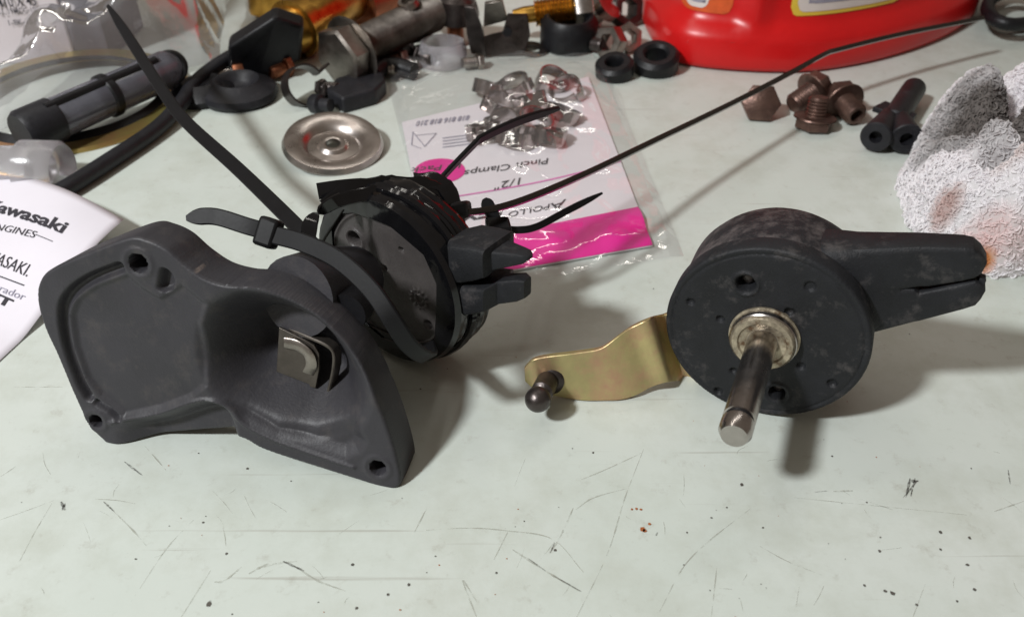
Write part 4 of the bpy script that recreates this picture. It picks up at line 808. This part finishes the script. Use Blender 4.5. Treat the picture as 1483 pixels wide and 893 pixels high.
# ================================================================ TERRY RAG
rgc = np.array([196.0, 292.0]); nth, ntt = 150, 60
bp_ = [(1290, 300), (1300, 335), (1335, 368), (1380, 390), (1432, 403), (1483, 398), (1560, 380)]
bw = [P(x, y)[:2] for x, y in bp_] + [np.array([250, 275]), np.array([262, 320]), np.array([240, 350]), np.array([205, 356]), np.array([180, 348]), np.array([163, 325]), np.array([150, 301])]
bw = np.array(bw); bw[:, 0] += np.where(bw[:, 1] > 262, 5.5, 2); ang = np.arctan2(bw[:, 1] - rgc[1], bw[:, 0] - rgc[0]); rad = np.hypot(bw[:, 0] - rgc[0], bw[:, 1] - rgc[1]); od = np.argsort(ang); ang, rad = ang[od], rad[od]
th_ = np.arange(nth) * 2 * math.pi / nth - math.pi; Rf = np.interp(th_, ang, rad, period=2 * math.pi)
def ragz(x, y, t):
    p = np.c_[x * .03, y * .03, 0 * x + 2]; h = 58 * np.clip(1 - t ** 2.6, 0, 1) ** .62
    U_ = np.c_[x, y]; val = 0
    for pl_, w_, a_ in (([(164, 328), (171, 308), (177, 291), (187, 281), (212, 275)], 8.5, .72), ([(177, 291), (194, 306), (204, 330)], 8.5, .62), ([(158, 299), (168, 286), (177, 291)], 5, .35), ([(168, 269), (186, 263), (215, 262)], 5, .35)):
        val = np.maximum(val, a_ * np.exp(-(seg_dist(U_, pl_)[0] / w_) ** 2))
    h = h * (1 - val) * (.5 + 1.15 * fbm(p * 1.7, 3)) + 3.0 * (fbm(np.c_[x * .13, y * .13, 0 * x], 2) - .37) * (1 - t)
    return np.maximum(h, 0) + .5
Vr = []
for j in range(ntt):
    t = (j + .001) / (ntt - 1); tt_ = t ** .75; x = rgc[0] + Rf * tt_ * np.cos(th_); y = rgc[1] + Rf * tt_ * np.sin(th_); Vr.append(np.c_[x, y, ragz(x, y, np.full(nth, tt_))])
Vr, Fr = loft(Vr, caps=False)
def terry_mat():
    m = bpy.data.materials.new('stained_terry'); m.use_nodes = True; nt = m.node_tree; N = nt.nodes; L = nt.links; b = N['Principled BSDF']; b.inputs['Roughness'].default_value = .95; b.inputs['Specular IOR Level'].default_value = .1
    tc = N.new('ShaderNodeTexCoord'); nz = N.new('ShaderNodeTexNoise'); nz.inputs['Scale'].default_value = 45; nz.inputs['Detail'].default_value = 5; L.new(tc.outputs['Object'], nz.inputs[0])
    def blob(c, r, lo=0.2, hi=1.0, wob=.5):
        vm = N.new('ShaderNodeVectorMath'); vm.operation = 'SUBTRACT'; L.new(tc.outputs['Object'], vm.inputs[0]); vm.inputs[1].default_value = tuple((np.array(c) - np.array([rgc[0], rgc[1], 0])) * S)
        v2 = N.new('ShaderNodeVectorMath'); v2.operation = 'DIVIDE'; L.new(vm.outputs[0], v2.inputs[0]); v2.inputs[1].default_value = tuple(np.array(r) * S)
        ln_ = N.new('ShaderNodeVectorMath'); ln_.operation = 'LENGTH'; L.new(v2.outputs[0], ln_.inputs[0])
        ad = N.new('ShaderNodeMath'); ad.operation = 'MULTIPLY_ADD'; L.new(nz.outputs['Fac'], ad.inputs[0]); ad.inputs[1].default_value = wob * 2; L.new(ln_.outputs['Value'], ad.inputs[2])
        mr = N.new('ShaderNodeMapRange'); mr.inputs[1].default_value = wob + .45; mr.inputs[2].default_value = wob + 1.1; mr.inputs[3].default_value = hi; mr.inputs[4].default_value = 0; L.new(ad.outputs[0], mr.inputs[0]); return mr.outputs[0]
    cur = None
    def mx(f, col):
        nonlocal cur
        x = N.new('ShaderNodeMix'); x.data_type = 'RGBA'; L.new(f, x.inputs[0]); x.inputs[7].default_value = (*lin(col), 1)
        if cur is None: x.inputs[6].default_value = (*lin((253, 251, 253)), 1)
        else: L.new(cur, x.inputs[6])
        cur = x.outputs[2]
    mx(blob((182, 302, 22), (26, 34, 80), hi=.9), (112, 103, 97))  # grey grime, its tone also deepened to paint shade into the hollow
    mx(blob((186, 262, 22), (24, 7, 40), hi=.6), (196, 166, 150))
    mx(blob((169, 253, 10), (14, 8, 20), hi=.55), (232, 176, 166))
    mx(blob((P(1425, 378, 6)), (4, 4, 6), hi=.95, wob=.2), (222, 150, 84))
    mx(blob((152, 263, 20), (7, 7, 12), hi=.6), (196, 150, 136))
    L.new(cur, b.inputs['Base Color'])
    tl_ = N.new('ShaderNodeBsdfTranslucent'); L.new(cur, tl_.inputs[0]); ms_ = N.new('ShaderNodeMixShader'); ms_.inputs[0].default_value = .42     # light passes through the thin yarn
    L.new(b.outputs[0], ms_.inputs[1]); L.new(tl_.outputs[0], ms_.inputs[2]); L.new(ms_.outputs[0], N['Material Output'].inputs[0])
    return m
MT['terry'] = terry_mat()
rg = Thing('terry_rag', 'crumpled white terry rag with grey and orange stains beside the black pump', 'rag', (rgc[0], rgc[1], 0))
rg.part('cloth', (Vr, Fr), 'terry', smooth=180)
# loops of the pile
A_ = Vr[[f[0] for f in Fr]]; B_ = Vr[[f[1] for f in Fr]]; D_ = Vr[[f[3] for f in Fr]]; nc = np.cross(B_ - A_, D_ - A_); ar = np.linalg.norm(nc, axis=1); nc = nc / (ar[:, None] + 1e-9); nc *= np.sign(nc[:, 2:3] + 1e-9)
NL = 10500; w_ = ar * np.interp(A_[:, 1], [255, 280], [.9, 1.0]) * (((CAM - A_) * nc).sum(1) > -60); pick = rng.choice(len(Fr), NL, p=w_ / w_.sum()); uu, vv = rng.random((2, NL, 1)); pos = A_[pick] + uu * (B_[pick] - A_[pick]) + vv * (D_[pick] - A_[pick]); nl = nc[pick]
ta = rng.normal(size=(NL, 3)); ta -= (ta * nl).sum(1)[:, None] * nl; ta /= np.linalg.norm(ta, axis=1)[:, None]
nl = nl + .75 * rng.normal(size=(NL, 3)); nl /= np.linalg.norm(nl, axis=1)[:, None]; bi = np.cross(nl, ta)
rl = rng.uniform(.95, 1.75, (NL, 1)) * np.interp(pos[:, 1:2], [252, 275], [.8, 1.15]); K = 7; rt_ = .36; loopV = np.zeros((NL, K * 3, 3))
for i, q in enumerate(np.linspace(-.4, math.pi + .5, K)):
    c = pos + nl * (rl * (.15 + .6 * math.sin(q))) + ta * rl * .8 * math.cos(q) + bi * rl * .25 * math.sin(2 * q); rd = nl * math.sin(q) + ta * math.cos(q)
    for s_, (x, y) in enumerate(((1, 0), (-.5, .87), (-.5, -.87))): loopV[:, i * 3 + s_] = c + rt_ * (rd * x + bi * y)
fl = np.array([(i * 3 + s_, i * 3 + (s_ + 1) % 3, i * 3 + 3 + (s_ + 1) % 3, i * 3 + 3 + s_) for i in range(K - 1) for s_ in range(3)]); FL = (fl[None] + (np.arange(NL) * K * 3)[:, None, None]).reshape(-1, 4)
o = rg.part('pile_loops', (loopV.reshape(-1, 3), FL.tolist()), 'terry', smooth=0); o['kind'] = 'stuff'
